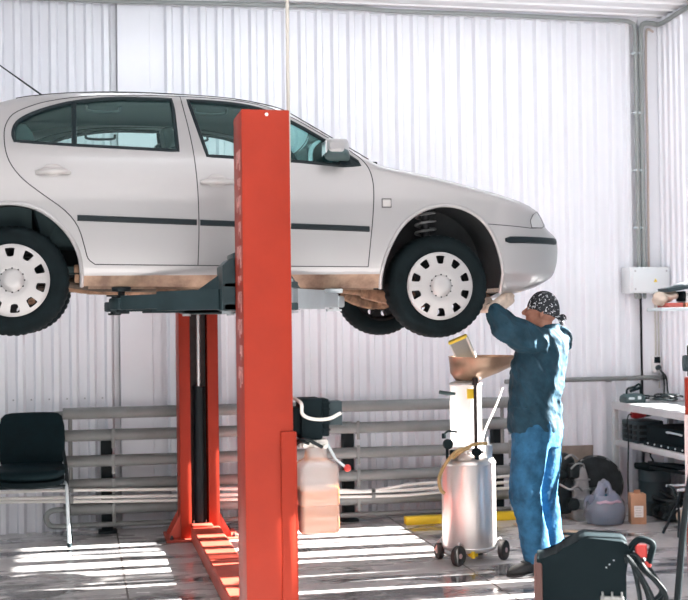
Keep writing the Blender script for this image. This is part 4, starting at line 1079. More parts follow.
def hand(mb_, wr, d, palm, side, curl, sc=1., grow=0.):
    """palm and five bent fingers; d = hand direction, palm = palm normal"""
    d = V(d).normalized(); palm = V(palm); palm = (palm - d * palm.dot(d)).normalized(); x = d.cross(palm) * side
    o = V(wr)
    kn = []
    for k, t in enumerate((-.033, -.011, .011, .032)):
        b0 = o + d * .085 * sc + x * t * sc - d * abs(t) * .15; kn.append(b0)
        capsule(mb_, o + d * .012 + x * t * .55, b0, .015 + grow, .0115 + grow, 10)
    capsule(mb_, o - d * .03, o + d * .02, .026 + grow, .024 + grow, 12)
    for k, (b0, L) in enumerate(zip(kn, (.072, .082, .076, .058))):
        p = b0; dd = d.copy(); r = (.0095, .010, .0095, .0085)[k] + grow
        for j, f_ in enumerate((.45, .32, .23)):
            a = curl * (.55 + .35 * j) + .06 * k; dd = (dd * math.cos(a) + palm * math.sin(a)).normalized()
            q = p + dd * L * f_ * sc; capsule(mb_, p, q, r, r * .94, 10); p = q; r *= .94
    t0 = o + d * .022 - x * .028; t1 = t0 + (d * .55 - x * .65 + palm * .35).normalized() * .042; t2 = t1 + (d * .9 - x * .15 + palm * .4).normalized() * .032
    capsule(mb_, o + d * .01 - x * .01, t0, .018 + grow, .016 + grow, 10); capsule(mb_, t0, t1, .0145 + grow, .012 + grow, 10); capsule(mb_, t1, t2, .012 + grow, .0095 + grow, 10)
hdL, pmL = (.84, .20, .40), (-.25, .85, .40)
hdR, pmR = (-.55, .15, .75), (-.5, .5, .5)
# body
mb_ = MB()
torso(mb_, [(.86, 2.885, 7.47, .11, .15), (.95, 2.885, 7.47, .125, .165), (1.1, 2.88, 7.465, .11, .15), (1.3, 2.895, 7.455, .115, .175), (1.45, 2.935, 7.45, .10, .17), (1.53, 2.955, 7.445, .07, .09)])
chain(mb_, [hpL, knL, anL], [.085, .055, .038]); chain(mb_, [hpR, knR, anR], [.085, .055, .038])
chain(mb_, [anL, anL - UP * .045, V((2.69, 7.362, .042))], [.034, .032, .022]); chain(mb_, [anR, anR - UP * .045, V((2.87, 7.605, .042))], [.034, .032, .022])
chain(mb_, [shL, elL, wrL], [.055, .040, .027]); chain(mb_, [shR, elR, wrR], [.055, .040, .027])
capsule(mb_, NK - UP * .04, HC - hu * .05 - hf * .012, .060, .055)
mb_.sph(hp(-.008, 0, .022), (.098, .076, .095), 24, 16, HR); mb_.sph(hp(.026, 0, -.045), (.066, .056, .068), 20, 12, HR); mb_.sph(hp(.062, 0, -.085), (.022, .026, .020), 12, 8, HR)
mb_.sph(hp(.080, 0, .022), (.018, .052, .014), 14, 8, HR)                                 # brow
chain(mb_, [hp(.088, 0, .012), hp(.113, 0, -.026)], [.010, .0165]); mb_.sph(hp(.100, .013, -.030), .010, 10, 8); mb_.sph(hp(.100, -.013, -.030), .010, 10, 8)   # nose
mb_.sph(hp(.078, .03, -.015), (.02, .022, .02), 12, 8, HR); mb_.sph(hp(.078, -.03, -.015), (.02, .022, .02), 12, 8, HR)       # cheeks
mb_.sph(hp(.087, 0, -.055), (.010, .024, .0065), 12, 8, HR); mb_.sph(hp(.084, 0, -.069), (.010, .021, .007), 12, 8, HR)   # lips
for s in (-1, 1):
    mb_.sph(hp(-.012, s * .079, -.008), (.019, .008, .032), 14, 10, HR @ rotx(0)); mb_.sph(hp(-.008, s * .077, -.032), (.011, .008, .012), 10, 8, HR)
hand(mb_, wrL, hdL, pmL, 1, .12); hand(mb_, wrR, hdR, pmR, -1, .4)
body = organic(mb_, 'body', 'skin', man, .006, 3)
for s in (-1, 1):
    mb_ = MB(); mb_.sph(hp(.081, s * .030, .006), .0105, 12, 8); mb_.build('eye', 'white_plastic', body)
    mb_ = MB(); mb_.sph(hp(.0885, s * .0305, .006), .0048, 10, 8); mb_.build('iris', 'seam', body)
# gloves
for wr, d, pm, sd_, cu in ((wrL, hdL, pmL, 1, .12), (wrR, hdR, pmR, -1, .4)):
    mb_ = MB(); hand(mb_, wr, d, pm, sd_, cu, 1.06, .0105); capsule(mb_, V(wr) - V(d).normalized() * .03, V(wr) + V(d).normalized() * .01, .036, .033, 12); organic(mb_, 'glove', 'glove', man, .004, 2)
def folds(sc, amp, dirv, seed):
    dv = V(dirv).normalized()
    def fn(co):
        p = co * sc; q = p - dv * p.dot(dv) * .72
        n_ = noise.noise(q + V((seed, 0, 0))); n2_ = noise.noise(q * 2.1 + V((0, seed, 0)))
        return amp * ((1 - abs(n_) * 2.4) * .7 + n2_ * .5)
    return fn
# jacket
mb_ = MB()
torso(mb_, [(.905, 2.872, 7.472, .150, .198), (.93, 2.872, 7.472, .155, .203), (1.0, 2.87, 7.47, .153, .20), (1.12, 2.875, 7.465, .150, .192), (1.25, 2.885, 7.458, .150, .205), (1.36, 2.90, 7.452, .149, .214), (1.44, 2.92, 7.448, .140, .214), (1.50, 2.94, 7.446, .120, .190), (1.535, 2.95, 7.445, .085, .125), (1.56, 2.955, 7.445, .072, .08)])
chain(mb_, [shL, shL * .45 + elL * .55, elL, elL * .4 + wrL * .6, wrL - (wrL - elL).normalized() * .025], [.098, .092, .076, .066, .056])
chain(mb_, [shR, shR * .45 + elR * .55, elR, elR * .4 + wrR * .6, wrR - (wrR - elR).normalized() * .025], [.095, .082, .070, .060, .052])
f1 = folds(13, .014, (-.55, .1, .85), 3.); f2 = folds(25, .006, (-.7, .1, .6), 9.)
jk = organic(mb_, 'jacket', 'jacket', man, .0085, 4, lambda c: f1(c) + f2(c))
mb_ = MB(); rr_ = []
for z, r in ((1.545, .078), (1.575, .074), (1.585, .068), (1.575, .062), (1.545, .062)): rr_.append([V((2.957, 7.445, z)) + fwd * (r * 1.02 * math.cos(2 * PI * k / 28)) + lft * (r * 1.0 * math.sin(2 * PI * k / 28)) + UP * (.012 * -math.cos(2 * PI * k / 28)) for k in range(28)])
mb_.rings(rr_); mb_.build('collar', 'jacket', jk)
mb_ = MB(); mb_.box(P0 + fwd * .02 + lft * .208 + UP * .14, (.012, .13, .012), .004, rotz(R(45))); mb_.build('pocket_seam', 'jacket', jk)
# jeans
mb_ = MB()
torso(mb_, [(.80, 2.885, 7.472, .135, .165), (.88, 2.885, 7.47, .150, .185), (.97, 2.882, 7.47, .150, .185), (1.01, 2.882, 7.47, .135, .17)])
def leg(h, k, a):
    chain(mb_, [h, h * .5 + k * .5, k, k * .5 + a * .5, a + UP * .0], [.122, .112, .094, .086, .084])
leg(hpL, knL, anL); leg(hpR, knR, anR)
f3 = folds(11, .010, (.25, .1, .95), 5.); f4 = folds(26, .0085, (.9, .3, .3), 2.)
def jf(c):
    d = min((c - q).length for q in (knL, knR, anL, anR, hpL, hpR)); wgt = max(.25, 1 - d / .2)
    return f3(c) + f4(c) * wgt * 1.5
jo = organic(mb_, 'jeans', 'jeans', man, .0085, 4, jf)
# cut the hems flat just above the shoes
bm = bmesh.new(); bm.from_mesh(jo.data)
bmesh.ops.bisect_plane(bm, geom=bm.verts[:] + bm.edges[:] + bm.faces[:], plane_co=(0, 0, .072), plane_no=(0, 0, 1), clear_inner=True)
bm.to_mesh(jo.data); bm.free()
mb_ = MB(); mb_.span(P0 + V((.02, .05, -.12)) + V((-.0, -.0, 0)), P0 + V((.02, .05, -.12)) + V((.002, .002, .002))); mb_.bm.free()
# shoes
def shoe(heel, toe):
    heel, toe = V(heel), V(toe); u = (toe - heel); L = u.length; u.normalize(); w_ = UP.cross(u)
    def ring(s, hw_, z0, z1, n=16):
        c = heel + u * s; o = []
        for k in range(n):
            a = 2 * PI * k / n; o.append(c + w_ * hw_ * math.copysign(abs(math.cos(a)) ** .7, math.cos(a)) + UP * ((z0 + z1) / 2 + (z1 - z0) / 2 * math.copysign(abs(math.sin(a)) ** .7, math.sin(a))))
        return o
    m_ = MB(); m_.rings([ring(0., .022, .02, .10), ring(.012, .038, .012, .115), ring(.06, .042, .012, .118), ring(.12, .044, .012, .098), ring(.18, .049, .012, .074), ring(.23, .047, .012, .062), ring(L - .025, .036, .013, .052), ring(L, .014, .016, .038)]); o = m_.build('shoe', 'shoe', man, smooth=60)
    m_ = MB(); m_.rings([[heel + u * s + w_ * hw_ * q + UP * z for q, z in ((-1, 0), (-1, .016), (1, .016), (1, 0))] for s, hw_ in ((-.004, .03), (.02, .044), (.08, .043), (.18, .052), (.24, .046), (L - .01, .028), (L + .003, .014))]); m_.build('sole', 'seam', o)
    m_ = MB()
    for s in (.115, .14, .165): m_.tube([heel + u * s - w_ * .035 + UP * (.10 - (s - .115) * .4), heel + u * (s + .008) + UP * (.112 - (s - .115) * .45), heel + u * s + w_ * .035 + UP * (.10 - (s - .115) * .4)], .004, 6)
    m_.build('laces', 'slate', o)
shoe((2.905, 7.42, 0), (2.625, 7.345, 0)); shoe((3.09, 7.64, 0), (2.82, 7.595, 0))
# headscarf
M['scarf'] = mat('patterned_headscarf', (.012, .016, .022), .75)
nt = M['scarf'].node_tree; b = nt.nodes['Principled BSDF']; tc = nt.nodes.new('ShaderNodeTexCoord'); vo = nt.nodes.new('ShaderNodeTexNoise'); vo.inputs['Scale'].default_value = 55; vo.inputs['Detail'].default_value = 1.5; vo.inputs['Distortion'].default_value = 1.2
nz = nt.nodes.new('ShaderNodeTexNoise'); nz.inputs['Scale'].default_value = 26
r_ = nt.nodes.new('ShaderNodeValToRGB'); r_.color_ramp.elements[0].position = .60; r_.color_ramp.elements[0].color = (.010, .014, .02, 1); r_.color_ramp.elements[1].position = .64; r_.color_ramp.elements[1].color = (.62, .65, .70, 1)
r2 = nt.nodes.new('ShaderNodeValToRGB'); r2.color_ramp.elements[0].position = .30; r2.color_ramp.elements[1].position = .35
mx = nt.nodes.new('ShaderNodeMix'); mx.data_type = 'RGBA'; mx.inputs['A'].default_value = (.010, .014, .02, 1)
nt.links.new(tc.outputs['Object'], vo.inputs['Vector']); nt.links.new(tc.outputs['Object'], nz.inputs['Vector']); nt.links.new(vo.outputs['Fac'], r_.inputs['Fac']); nt.links.new(nz.outputs['Fac'], r2.inputs['Fac'])
nt.links.new(r2.outputs['Color'], mx.inputs['Factor']); nt.links.new(r_.outputs['Color'], mx.inputs['B']); nt.links.new(mx.outputs['Result'], b.inputs['Base Color'])
mb_ = MB(); rr_ = []
for j in range(12):
    th = PI * .02 + (PI * .5) * j / 11; ring = []
    for k in range(36):
        a = 2 * PI * k / 36
        low = .5 * (1 - math.cos(a)) * .038   # lower at the nape
        zz = .112 * math.cos(th) + .024 - low * (j / 11) ** 1.5
        rr2 = math.sin(th) ** .92
        ring.append(hp(-.008 + .108 * rr2 * math.cos(a), .086 * rr2 * math.sin(a), zz) + hf * 0 + V((0, 0, .003 * math.sin(a * 7 + j * .5))))
    rr_.append(ring)
rr_ += [[p * .985 + HC * .015 for p in rr_[-1]]]
mb_.rings(rr_, True, False); sc_ = mb_.build('headscarf', 'scarf', man, smooth=70)
mb_ = MB(); mb_.sph(hp(-.116, .004, -.012), (.022, .024, .017), 12, 8, HR); mb_.tube(cr([hp(-.115, .01, -.012), hp(-.14, .02, -.004), hp(-.165, .028, -.02)], 4), [.009, .012, .014, .016, .017, .017, .015, .012, .006], 8, flat=.4); mb_.tube(cr([hp(-.115, -.005, -.016), hp(-.135, -.012, -.04), hp(-.14, -.016, -.07)], 4), [.009, .012, .014, .016, .016, .015, .013, .01, .006], 8, flat=.4); mb_.build('knot', 'scarf', sc_)
# ------------------------------------------------------------------ yellow bar on the floor
mb_ = MB(); mb_.span((2.51, 9.37, 0), (3.62, 9.46, .062), .006)
tag(mb_.build('curb_beam', 'yellow', origin=(3., 9.41, 0)), 'yellow beam on the floor in front of the grey heater', 'beam')

# ------------------------------------------------------------------ parts heaped by the wall on the right
gb = thing('gearbox', 'old grey gearbox standing on the floor behind the mechanic', 'gearbox', (3.92, 9.3, 0))
mb_ = MB(); rr_ = []
for z, x0, x1 in ((.0, 3.86, 3.985), (.02, 3.845, 4.0), (.12, 3.85, 4.0), (.22, 3.855, 3.995), (.34, 3.87, 3.985), (.41, 3.90, 3.965), (.43, 3.92, 3.95)): rr_.append(rr_ring(x0, x1, 9.19, 9.40, .03, z))
mb_.rings(rr_)
for z in (.08, .16, .24, .32): mb_.span((3.853, 9.178, z), (3.99, 9.20, z + .014), .003)
mb_.build('housing', 'metal_grey', gb)
mb_ = MB(); mb_.sph((3.80, 9.32, .45), (.11, .10, .09), 16, 10); mb_.cyl((3.80, 9.26, .36), (3.74, 9.26, .36), .05, n=14); mb_.cyl((3.83, 9.19, .14), (3.83, 9.14, .14), .05, n=18); mb_.cyl((3.83, 9.14, .14), (3.83, 9.135, .14), .028, n=14)
mb_.cyl((3.80, 9.24, .30), (3.80, 9.19, .30), .042, n=16); mb_.box((3.78, 9.30, .22), (.15, .16, .34), .03); mb_.box((3.86, 9.22, .40), (.09, .08, .12), .02)
mb_.jitter(.006, 22).build('bell_end', 'metal_dark', gb)
mb_ = MB()
for z in (.10, .18, .26): mb_.lathe([(.022, 0), (.022, -.012), (.010, -.014)], (3.86, 9.185, z), (0, 1, 0), 12)
mb_.tube(cr([(3.82, 9.17, .42), (3.86, 9.15, .46), (3.93, 9.18, .45), (3.95, 9.2, .39)], 4), .008, 6); mb_.tube(cr([(3.73, 9.2, .30), (3.80, 9.15, .26), (3.87, 9.16, .28), (3.92, 9.18, .24)], 4), .009, 6); mb_.tube(cr([(3.78, 9.2, .50), (3.83, 9.18, .53), (3.90, 9.22, .49)], 4), .01, 6)
mb_.pieces('fitting', 'metal_grey', gb)

mb_ = MB(); mb_.box((4.12, 9.845, .265), (.36, .02, .53), .003, rotx(R(3)))
tag(mb_.build('board', 'board', origin=(4.12, 9.84, 0)), 'brown board leaning against the wall behind the dark ring', 'board')
bh = thing('bell_housing', 'dark round bell housing leaning by the brown board', 'engine part', (4.17, 9.5, 0))
mb_ = MB(); ax = V((-.1, -1, .18)).normalized(); c = V((4.17, 9.48, .25))
mb_.lathe([(.175, -.03), (.215, -.03), (.225, -.01), (.235, .0), (.225, .02), (.20, .09), (.15, .12), (.10, .12), (.10, .09), (.14, .085), (.165, .05), (.175, -.02)], c, -ax, 36)
mb_.jitter(.006, 15).build('ring', 'metal_dark', bh)
mb_ = MB(); mb_.lathe([(.01, .0), (.16, .0), (.165, .03), (.05, .05), (.01, .05)], c - ax * .02, -ax, 32); mb_.build('hub', 'black', bh)
mb_ = MB()
for k in range(12):
    a = 2 * PI * k / 12; u = ax.cross(UP).normalized(); v_ = ax.cross(u); mb_.lathe([(.018, -.012), (.018, .02), (.008, .02)], c + (u * math.cos(a) + v_ * math.sin(a)) * .215, ax, 8)
mb_.pieces('bolt_lug', 'metal_grey', bh)
pt = thing('engine_part', 'dark oily engine casting with two round openings beside the plastic bag', 'engine part', (4.03, 9.3, 0))
mb_ = MB(); mb_.box((4.11, 9.30, .12), (.20, .16, .24), .03); mb_.cyl((4.06, 9.24, .19), (4.05, 9.20, .19), .045, n=16); mb_.cyl((4.13, 9.24, .10), (4.13, 9.19, .10), .05, n=16); mb_.jitter(.007, 14).build('casting', 'metal_dark', pt)
mb_ = MB()
for x, z in ((4.05, .19), (4.13, .10)): mb_.lathe([(.030, 0), (.046, 0), (.046, -.012), (.030, -.012)], (x, 9.20 - (.01 if z < .15 else 0), z), (0, 1, 0), 18)
mb_.pieces('flange', 'metal_grey', pt)

# plastic carrier bag
bg_ = thing('plastic_bag', 'thin blue and white plastic carrier bag on the floor by the cardboard box', 'bag', (4.03, 8.98, 0))
def bagring(z, rx, ry, seed, n=40):
    return [V((4.03 + rx * math.cos(a) * (1 + .13 * noise.noise(V((math.cos(a) * 2, math.sin(a) * 2, z * 9 + seed)))), 8.99 + ry * math.sin(a) * (1 + .13 * noise.noise(V((math.sin(a) * 2, z * 7, seed)))), z)) for a in [2 * PI * k / n for k in range(n)]]
mb_ = MB(); mb_.rings([bagring(z, rx, ry, 1) for z, rx, ry in ((.004, .10, .08), (.01, .145, .11), (.06, .165, .125), (.12, .165, .12), (.17, .15, .11), (.205, .125, .09), (.23, .105, .07))], True, False); mb_.jitter(.006, 26).build('bag_body', 'bag', bg_, smooth=25)
mb_ = MB(); mb_.rings([bagring(z, rx, ry, 1) for z, rx, ry in ((.012, .13, .10), (.06, .152, .11), (.10, .15, .105), (.125, .10, .08))]); mb_.jitter(.01, 20).build('contents', 'bag_in', bg_, smooth=25)
mb_ = MB()
for yy, q in ((8.945, 0), (9.03, .015)):
    mb_.tube(cr([(3.955 + q, yy, .19), (3.985 + q, yy + .01, .26), (4.015 + q, yy + .02, .325), (4.045 + q, yy + .02, .325), (4.07 + q, yy + .01, .25), (4.11 + q, yy, .18)], 5), [.034] * 6 + [.026] * 4 + [.012] * 6 + [.012] * 4 + [.03] * 6, 8, flat=.25)
mb_.tube(cr([(3.90, 8.96, .17), (3.88, 8.95, .22), (3.84, 8.94, .20), (3.835, 8.93, .12)], 4), [.02, .03, .035, .035, .03, .03, .03, .03, .025, .02, .02, .015, .01], 8, flat=.35)
mb_.jitter(.004, 30).build('bag_handle', 'bag', bg_, smooth=25)
mb_ = MB()
mb_.tube([(4.03 + .142 * math.cos(a_), 8.99 + .112 * math.sin(a_), .186 + .006 * math.sin(a_ * 9)) for a_ in [R(222 + 10 * k) for k in range(10)]], [.008, .012, .010, .013, .010, .012, .009, .012, .010, .006], 8, flat=.3)
mb_.build('printed_band', 'bag_red', bg_)
# cardboard box with a label
cb = thing('cardboard_box', 'small brown cardboard box with a white label beside the plastic bag', 'box', (4.285, 8.95, 0))
ro = rotz(R(-14))
mb_ = MB(); mb_.box((4.285, 8.96, .118), (.118, .12, .236), .003, ro); mb_.build('carton', 'cardboard', cb)
mb_ = MB(); mb_.box(V((4.285, 8.96, .10)) + ro @ V((.0, -.0612, 0)), (.072, .0015, .09), 0, ro); lb = mb_.build('white_label', 'paper', cb, smooth=0)
mb_ = MB()
for k in range(4): mb_.box(V((4.285, 8.96, .128 - k * .019)) + ro @ V((-.003, -.0624, 0)), (.052 - .012 * (k % 2), .001, .005), 0, ro)
mb_.build('label_lines', 'cable_grey', lb, smooth=0)
mb_ = MB(); mb_.box(V((4.27, 8.93, .252)), (.05, .003, .04), 0, ro @ rotx(.5)); mb_.build('open_flap', 'cardboard', cb, smooth=0)
# drum under the bench
mb_ = MB(); mb_.lathe([(.01, .0), (.125, .0), (.13, .01), (.13, .11), (.134, .12), (.13, .13), (.13, .27), (.134, .28), (.13, .29), (.13, .36), (.125, .37), (.115, .365), (.01, .362)], (4.62, 9.33, 0), (0, 0, 1), 32)
dr = mb_.build('drum', 'slate', origin=(4.62, 9.33, 0)); tag(dr, 'dark grey drum standing under the workbench', 'drum')
mb_ = MB(); mb_.box((4.66, 9.30, .395), (.32, .26, .05), .02); mb_.jitter(.03, 9); o = mb_.build('tarpaulin', 'black_plastic', origin=(4.66, 9.3, .40)); tag(o, 'crumpled black sheet lying on the grey drum', 'sheet')
for (z, lb) in ((.455, 'upper of two dark rods stored under the bench shelf'), (.415, 'lower of two dark rods stored under the bench shelf')):
    mb_ = MB(); mb_.tube([(4.47, 9.10, z), (4.66, 8.40, z - .01), (4.80, 7.95, z - .015)], .013, 8)
    for p in ((4.66, 8.40), (4.80, 8.0)): mb_.span((p[0] - .005, p[1] - .005, z), (p[0] + .005, p[1] + .005, .545))
    tag(mb_.build('rod', 'black', origin=(4.6, 8.6, z)), lb, 'rod', 'dark rods under the bench')
jk_ = thing('scrap_heap', 'heap of black hoses and scrap under the workbench', 'scrap', (4.66, 8.95, 0))
jk_['kind'] = 'stuff'
mb_ = MB()
for k in range(16):
    p = [V((4.47 + rnd.random() * .36, 8.86 + rnd.random() * .36, .02 + rnd.random() * .2)) for _ in range(3)]
    mb_.tube(cr(p, 4), .008 + rnd.random() * .014, 6)
mb_.box((4.66, 9.03, .06), (.32, .34, .12), .04); mb_.jitter(.02, 9).build('scrap_heap', 'metal_dark', jk_, kind='stuff')
# folding stool
st = thing('folding_stool', 'black folding stool with crossed bent legs under the workbench edge', 'stool', (4.42, 8.35, 0))
for k, (ya, yb_) in enumerate(((8.46, 8.27), (8.27, 8.46))):
    for xx in (4.30, 4.60) if k == 0 else (4.33, 4.57):
        mb_ = MB(); mb_.tube(cr([(xx - .06, ya - .02, .011), (xx - .02, (ya * .75 + yb_ * .25), .11), (xx + .0, (ya + yb_) / 2, .20), (xx + .01, yb_ * .85 + ya * .15, .31), (xx - .005, yb_, .35), (xx - .03, yb_ + (.02 if k else -.02), .355)], 5), .0105, 8); mb_.build('leg', 'black', st)
mb_ = MB(); mb_.tube([(4.265, 8.25, .355), (4.6, 8.25, .355)], .0105, 8); mb_.tube([(4.295, 8.48, .355), (4.6, 8.48, .355)], .0105, 8); mb_.tube([(4.30, 8.365, .20), (4.60, 8.365, .20)], .007, 6); mb_.build('cross_rail', 'pale_grey', st)
sk_ = MB(); sk_.sph((4.62, 8.62, .10), (.16, .12, .11), 20, 12); sk_.sph((4.70, 8.60, .16), (.10, .10, .07), 16, 10); sk_.jitter(.025, 12)
tag(sk_.build('sack', 'sack', origin=(4.62, 8.62, 0), smooth=60), 'crumpled beige sack behind the folding stool', 'sack')
# litter on the floor
for k, (x, y, sx, sy, a, lb, m) in enumerate(((3.45, 9.12, .34, .22, .3, 'flat piece of brown cardboard on the floor, farther of two', 'cardboard_pale'), (3.52, 8.72, .36, .20, -.25, 'flat piece of brown cardboard on the floor, nearer of two', 'cardboard_pale'))):
    mb_ = MB(); mb_.prism([(-sx / 2, -sy / 2), (sx * .1, -sy * .6), (sx / 2, -sy * .3), (sx * .42, sy / 2), (-sx * .3, sy * .42)], (x, y, .001), (math.cos(a), math.sin(a), 0), (-math.sin(a), math.cos(a), 0), (0, 0, .005))
    tag(mb_.build('cardboard_scrap', m, origin=(x, y, 0), smooth=0), lb, 'cardboard', 'cardboard scraps on the floor')
pl = thing('pliers', 'small open pliers lying on the floor before the plastic bag', 'tool', (3.72, 8.55, 0))
mb_ = MB(); mb_.tube(cr([(3.62, 8.50, .010), (3.68, 8.53, .012), (3.73, 8.555, .012), (3.78, 8.56, .010)], 4), .008, 6); mb_.tube(cr([(3.62, 8.58, .010), (3.68, 8.575, .012), (3.73, 8.55, .012), (3.78, 8.575, .010)], 4), .008, 6); mb_.cyl((3.725, 8.553, .0), (3.725, 8.553, .024), .013, n=10); mb_.build('jaws', 'metal_grey', pl)
mb_ = MB(); mb_.tube(cr([(3.50, 8.46, .011), (3.56, 8.47, .011), (3.62, 8.50, .011)], 4), .011, 8); mb_.tube(cr([(3.50, 8.62, .011), (3.56, 8.605, .011), (3.62, 8.58, .011)], 4), .011, 8); mb_.build('grip', 'slate', pl)

# ------------------------------------------------------------------ workbench along the right wall
wbn = thing('workbench', 'grey steel workbench with a lower shelf along the right wall', 'workbench', (4.67, 8.75, 0))
BX0, BX1, BY0, BY1 = 4.40, 4.95, 7.75, 9.66
mb_ = MB(); mb_.span((BX0, BY0, .885), (BX1, BY1, .912), .003); mb_.span((BX0, BY0, .85), (BX0 + .012, BY1, .887)); mb_.build('bench_top', 'bench', wbn)
mb_ = MB(); mb_.span((BX0 + .02, BY0, .575), (BX1, BY1, .59), .002); mb_.span((BX0 + .012, BY0, .545), (BX0 + .03, BY1, .592), .002); mb_.build('shelf', 'bench', wbn)
for x in (BX0 + .022, BX1 - .022):
    for y in (BY1 - .022, BY0 + .022):
        mb_ = MB(); mb_.span((x - .021, y - .021, 0), (x + .021, y + .021, .886), .003); mb_.build('leg', 'bench_leg', wbn)
# things on the bench
gr = thing('power_tool', 'dark box-shaped tool with a carrying handle at the left end of the bench', 'tool', (4.50, 9.48, .912))
mb_ = MB(); mb_.rings([rr_ring(4.425, 4.60, 9.42, 9.56, .02, .912), rr_ring(4.42, 4.605, 9.415, 9.565, .02, .93), rr_ring(4.425, 4.60, 9.42, 9.56, .02, .965), rr_ring(4.45, 4.58, 9.44, 9.54, .02, .985)]); mb_.build('case', 'tool_teal', gr)
mb_ = MB(); mb_.tube(cr([(4.46, 9.49, .98), (4.47, 9.49, 1.025), (4.53, 9.49, 1.04), (4.58, 9.49, 1.06), (4.59, 9.49, .98)], 4), .010, 8); mb_.box((4.54, 9.49, 1.02), (.10, .03, .022), .006, roty(R(-18))); mb_.build('handle', 'black_plastic', gr)
mb_ = MB(); mb_.box((4.47, 9.413, .95), (.05, .008, .02), .002); mb_.box((4.54, 9.413, .955), (.03, .008, .028), .002); mb_.build('control_panel', 'pale_grey', gr)
cl = thing('cable_coil', 'tangled black cable and clips on the bench below the socket', 'cable', (4.75, 9.45, .912))
mb_ = MB()
for k in range(7):
    c = V((4.66 + rnd.random() * .2, 9.30 + rnd.random() * .25, .925)); r1_ = .04 + rnd.random() * .05
    mb_.tube([c + V((r1_ * 1.3 * math.cos(a), r1_ * math.sin(a), .012 + .010 * k * .6 + .008 * math.sin(2 * a + k))) for a in [2 * PI * q / 18 for q in range(18)]], .008, 6, closed=True)
mb_.build('cord', 'black', cl)
mb_ = MB()
for x, y in ((4.64, 9.40), (4.74, 9.33), (4.85, 9.42)): mb_.box((x, y, .945), (.045, .03, .03), .006, rotz(x * 7)); 
mb_.build('clip', 'metal_grey', cl)
# shelf contents
oc = thing('parts_organiser', 'clear-fronted dark organiser case on the bench shelf', 'case', (4.52, 9.38, .59))
mb_ = MB(); mb_.span((4.44, 9.27, .59), (4.68, 9.55, .77), .008); mb_.build('case', 'slate', oc)
mb_ = MB()
for z in (.62, .665, .71): 
    for y in (9.30, 9.39, 9.48): mb_.span((4.432, y - .035, z), (4.442, y + .035, z + .03), .002)
mb_.span((4.46, 9.262, .61), (4.66, 9.272, .64), .002); mb_.span((4.46, 9.262, .66), (4.66, 9.272, .69), .002); mb_.span((4.46, 9.262, .71), (4.66, 9.272, .74), .002)
mb_.pieces('drawer', 'metal_dark', oc)
tb = thing('tool_case', 'long black tool case with rivets on the bench shelf', 'case', (4.60, 8.75, .59))
mb_ = MB(); mb_.span((4.45, 8.20, .59), (4.86, 9.18, .63), .006); mb_.span((4.47, 8.22, .63), (4.84, 9.16, .755), .012); mb_.build('case', 'black_plastic', tb)
mb_ = MB()
for k in range(8): mb_.sph((4.448, 8.28 + k * .115, .612), .008, 8, 6)
mb_.pieces('rivet', 'pale_grey', tb)
mb_ = MB(); mb_.tube(cr([(4.47, 8.55, .72), (4.44, 8.58, .73), (4.44, 8.74, .73), (4.47, 8.77, .72)], 4), .008, 6); mb_.build('handle', 'pale_grey', tb)
hg = thing('heat_gun', 'red and grey power tool lying on the organiser, its cord hanging down', 'power tool', (4.52, 9.40, .82))
mb_ = MB(); mb_.tube([(4.44, 9.36, .82), (4.47, 9.36, .82), (4.545, 9.38, .823), (4.57, 9.385, .823)], [.026, .034, .033, .026], 14); mb_.build('grip', 'tool_red', hg)
mb_ = MB(); mb_.tube([(4.565, 9.385, .823), (4.60, 9.39, .823), (4.66, 9.40, .826), (4.68, 9.40, .832)], [.028, .026, .018, .012], 14); mb_.tube([(4.66, 9.40, .826), (4.74, 9.41, .826), (4.79, 9.415, .845)], .008, 8); mb_.build('barrel', 'slate', hg)
mb_ = MB(); mb_.tube(cr([(4.44, 9.36, .82), (4.40, 9.33, .82), (4.378, 9.31, .76), (4.380, 9.30, .60), (4.385, 9.33, .35), (4.42, 9.40, .08), (4.46, 9.45, .01)], 6), .0065, 6); mb_.build('cord', 'black', hg)
hk = MB(); hk.tube(cr([(4.50, 9.15, .545), (4.50, 9.15, .50), (4.51, 9.13, .47), (4.50, 9.11, .45), (4.48, 9.12, .44), (4.475, 9.14, .46)], 5), .008, 6); hk.cyl((4.50, 9.15, .545), (4.50, 9.15, .52), .016, n=8); hk.tube([(4.50 + .03 * math.cos(a), 9.13, .43 + .03 * math.sin(a)) for a in [2 * PI * q / 14 for q in range(14)]], .006, 6, closed=True)
tag(hk.build('hook', 'black', origin=(4.5, 9.15, .545)), 'black hook and ring hanging below the bench shelf', 'hook')

# ------------------------------------------------------------------ wall shelf and its boxes
ws = thing('wall_shelf', 'pale grey board shelf high above the workbench', 'shelf', (4.68, 8.8, 1.67))
mb_ = MB(); mb_.span((4.40, 8.72, 1.672), (WX - .002, 8.97, 1.698), .002); mb_.build('board', 'pale_grey', ws)
for y in (8.77, 8.92):
    mb_ = MB(); mb_.span((4.75, y - .012, 1.655), (WX - .002, y + .012, 1.672)); mb_.prism([(0, 0), (.24, 0), (.24, -.2)], (4.748, y - .004, 1.66), (1, 0, 0), (0, 0, 1), (0, .008, 0)); mb_.build('bracket', 'pale_grey', ws)
def sbox(name, lab, cat, a, b_, m, rot=0., bev=.004, grp='boxes on the wall shelf'):
    mb_ = MB(); c = (V(a) + V(b_)) / 2; mb_.box(c, [abs(q) for q in (V(b_) - V(a))], bev, rotz(rot)); return tag(mb_.build(name, m, origin=(c.x, c.y, min(a[2], b_[2]))), lab, cat, grp)
sbox('box', 'flat red box lying on the wall shelf under the cloth', 'box', (4.47, 8.75, 1.699), (4.60, 8.92, 1.735), 'red_box', .05)
sbox('box', 'flat orange box on the wall shelf at the right edge of the photo', 'box', (4.63, 8.75, 1.699), (4.83, 8.92, 1.735), 'orange_box', -.05)
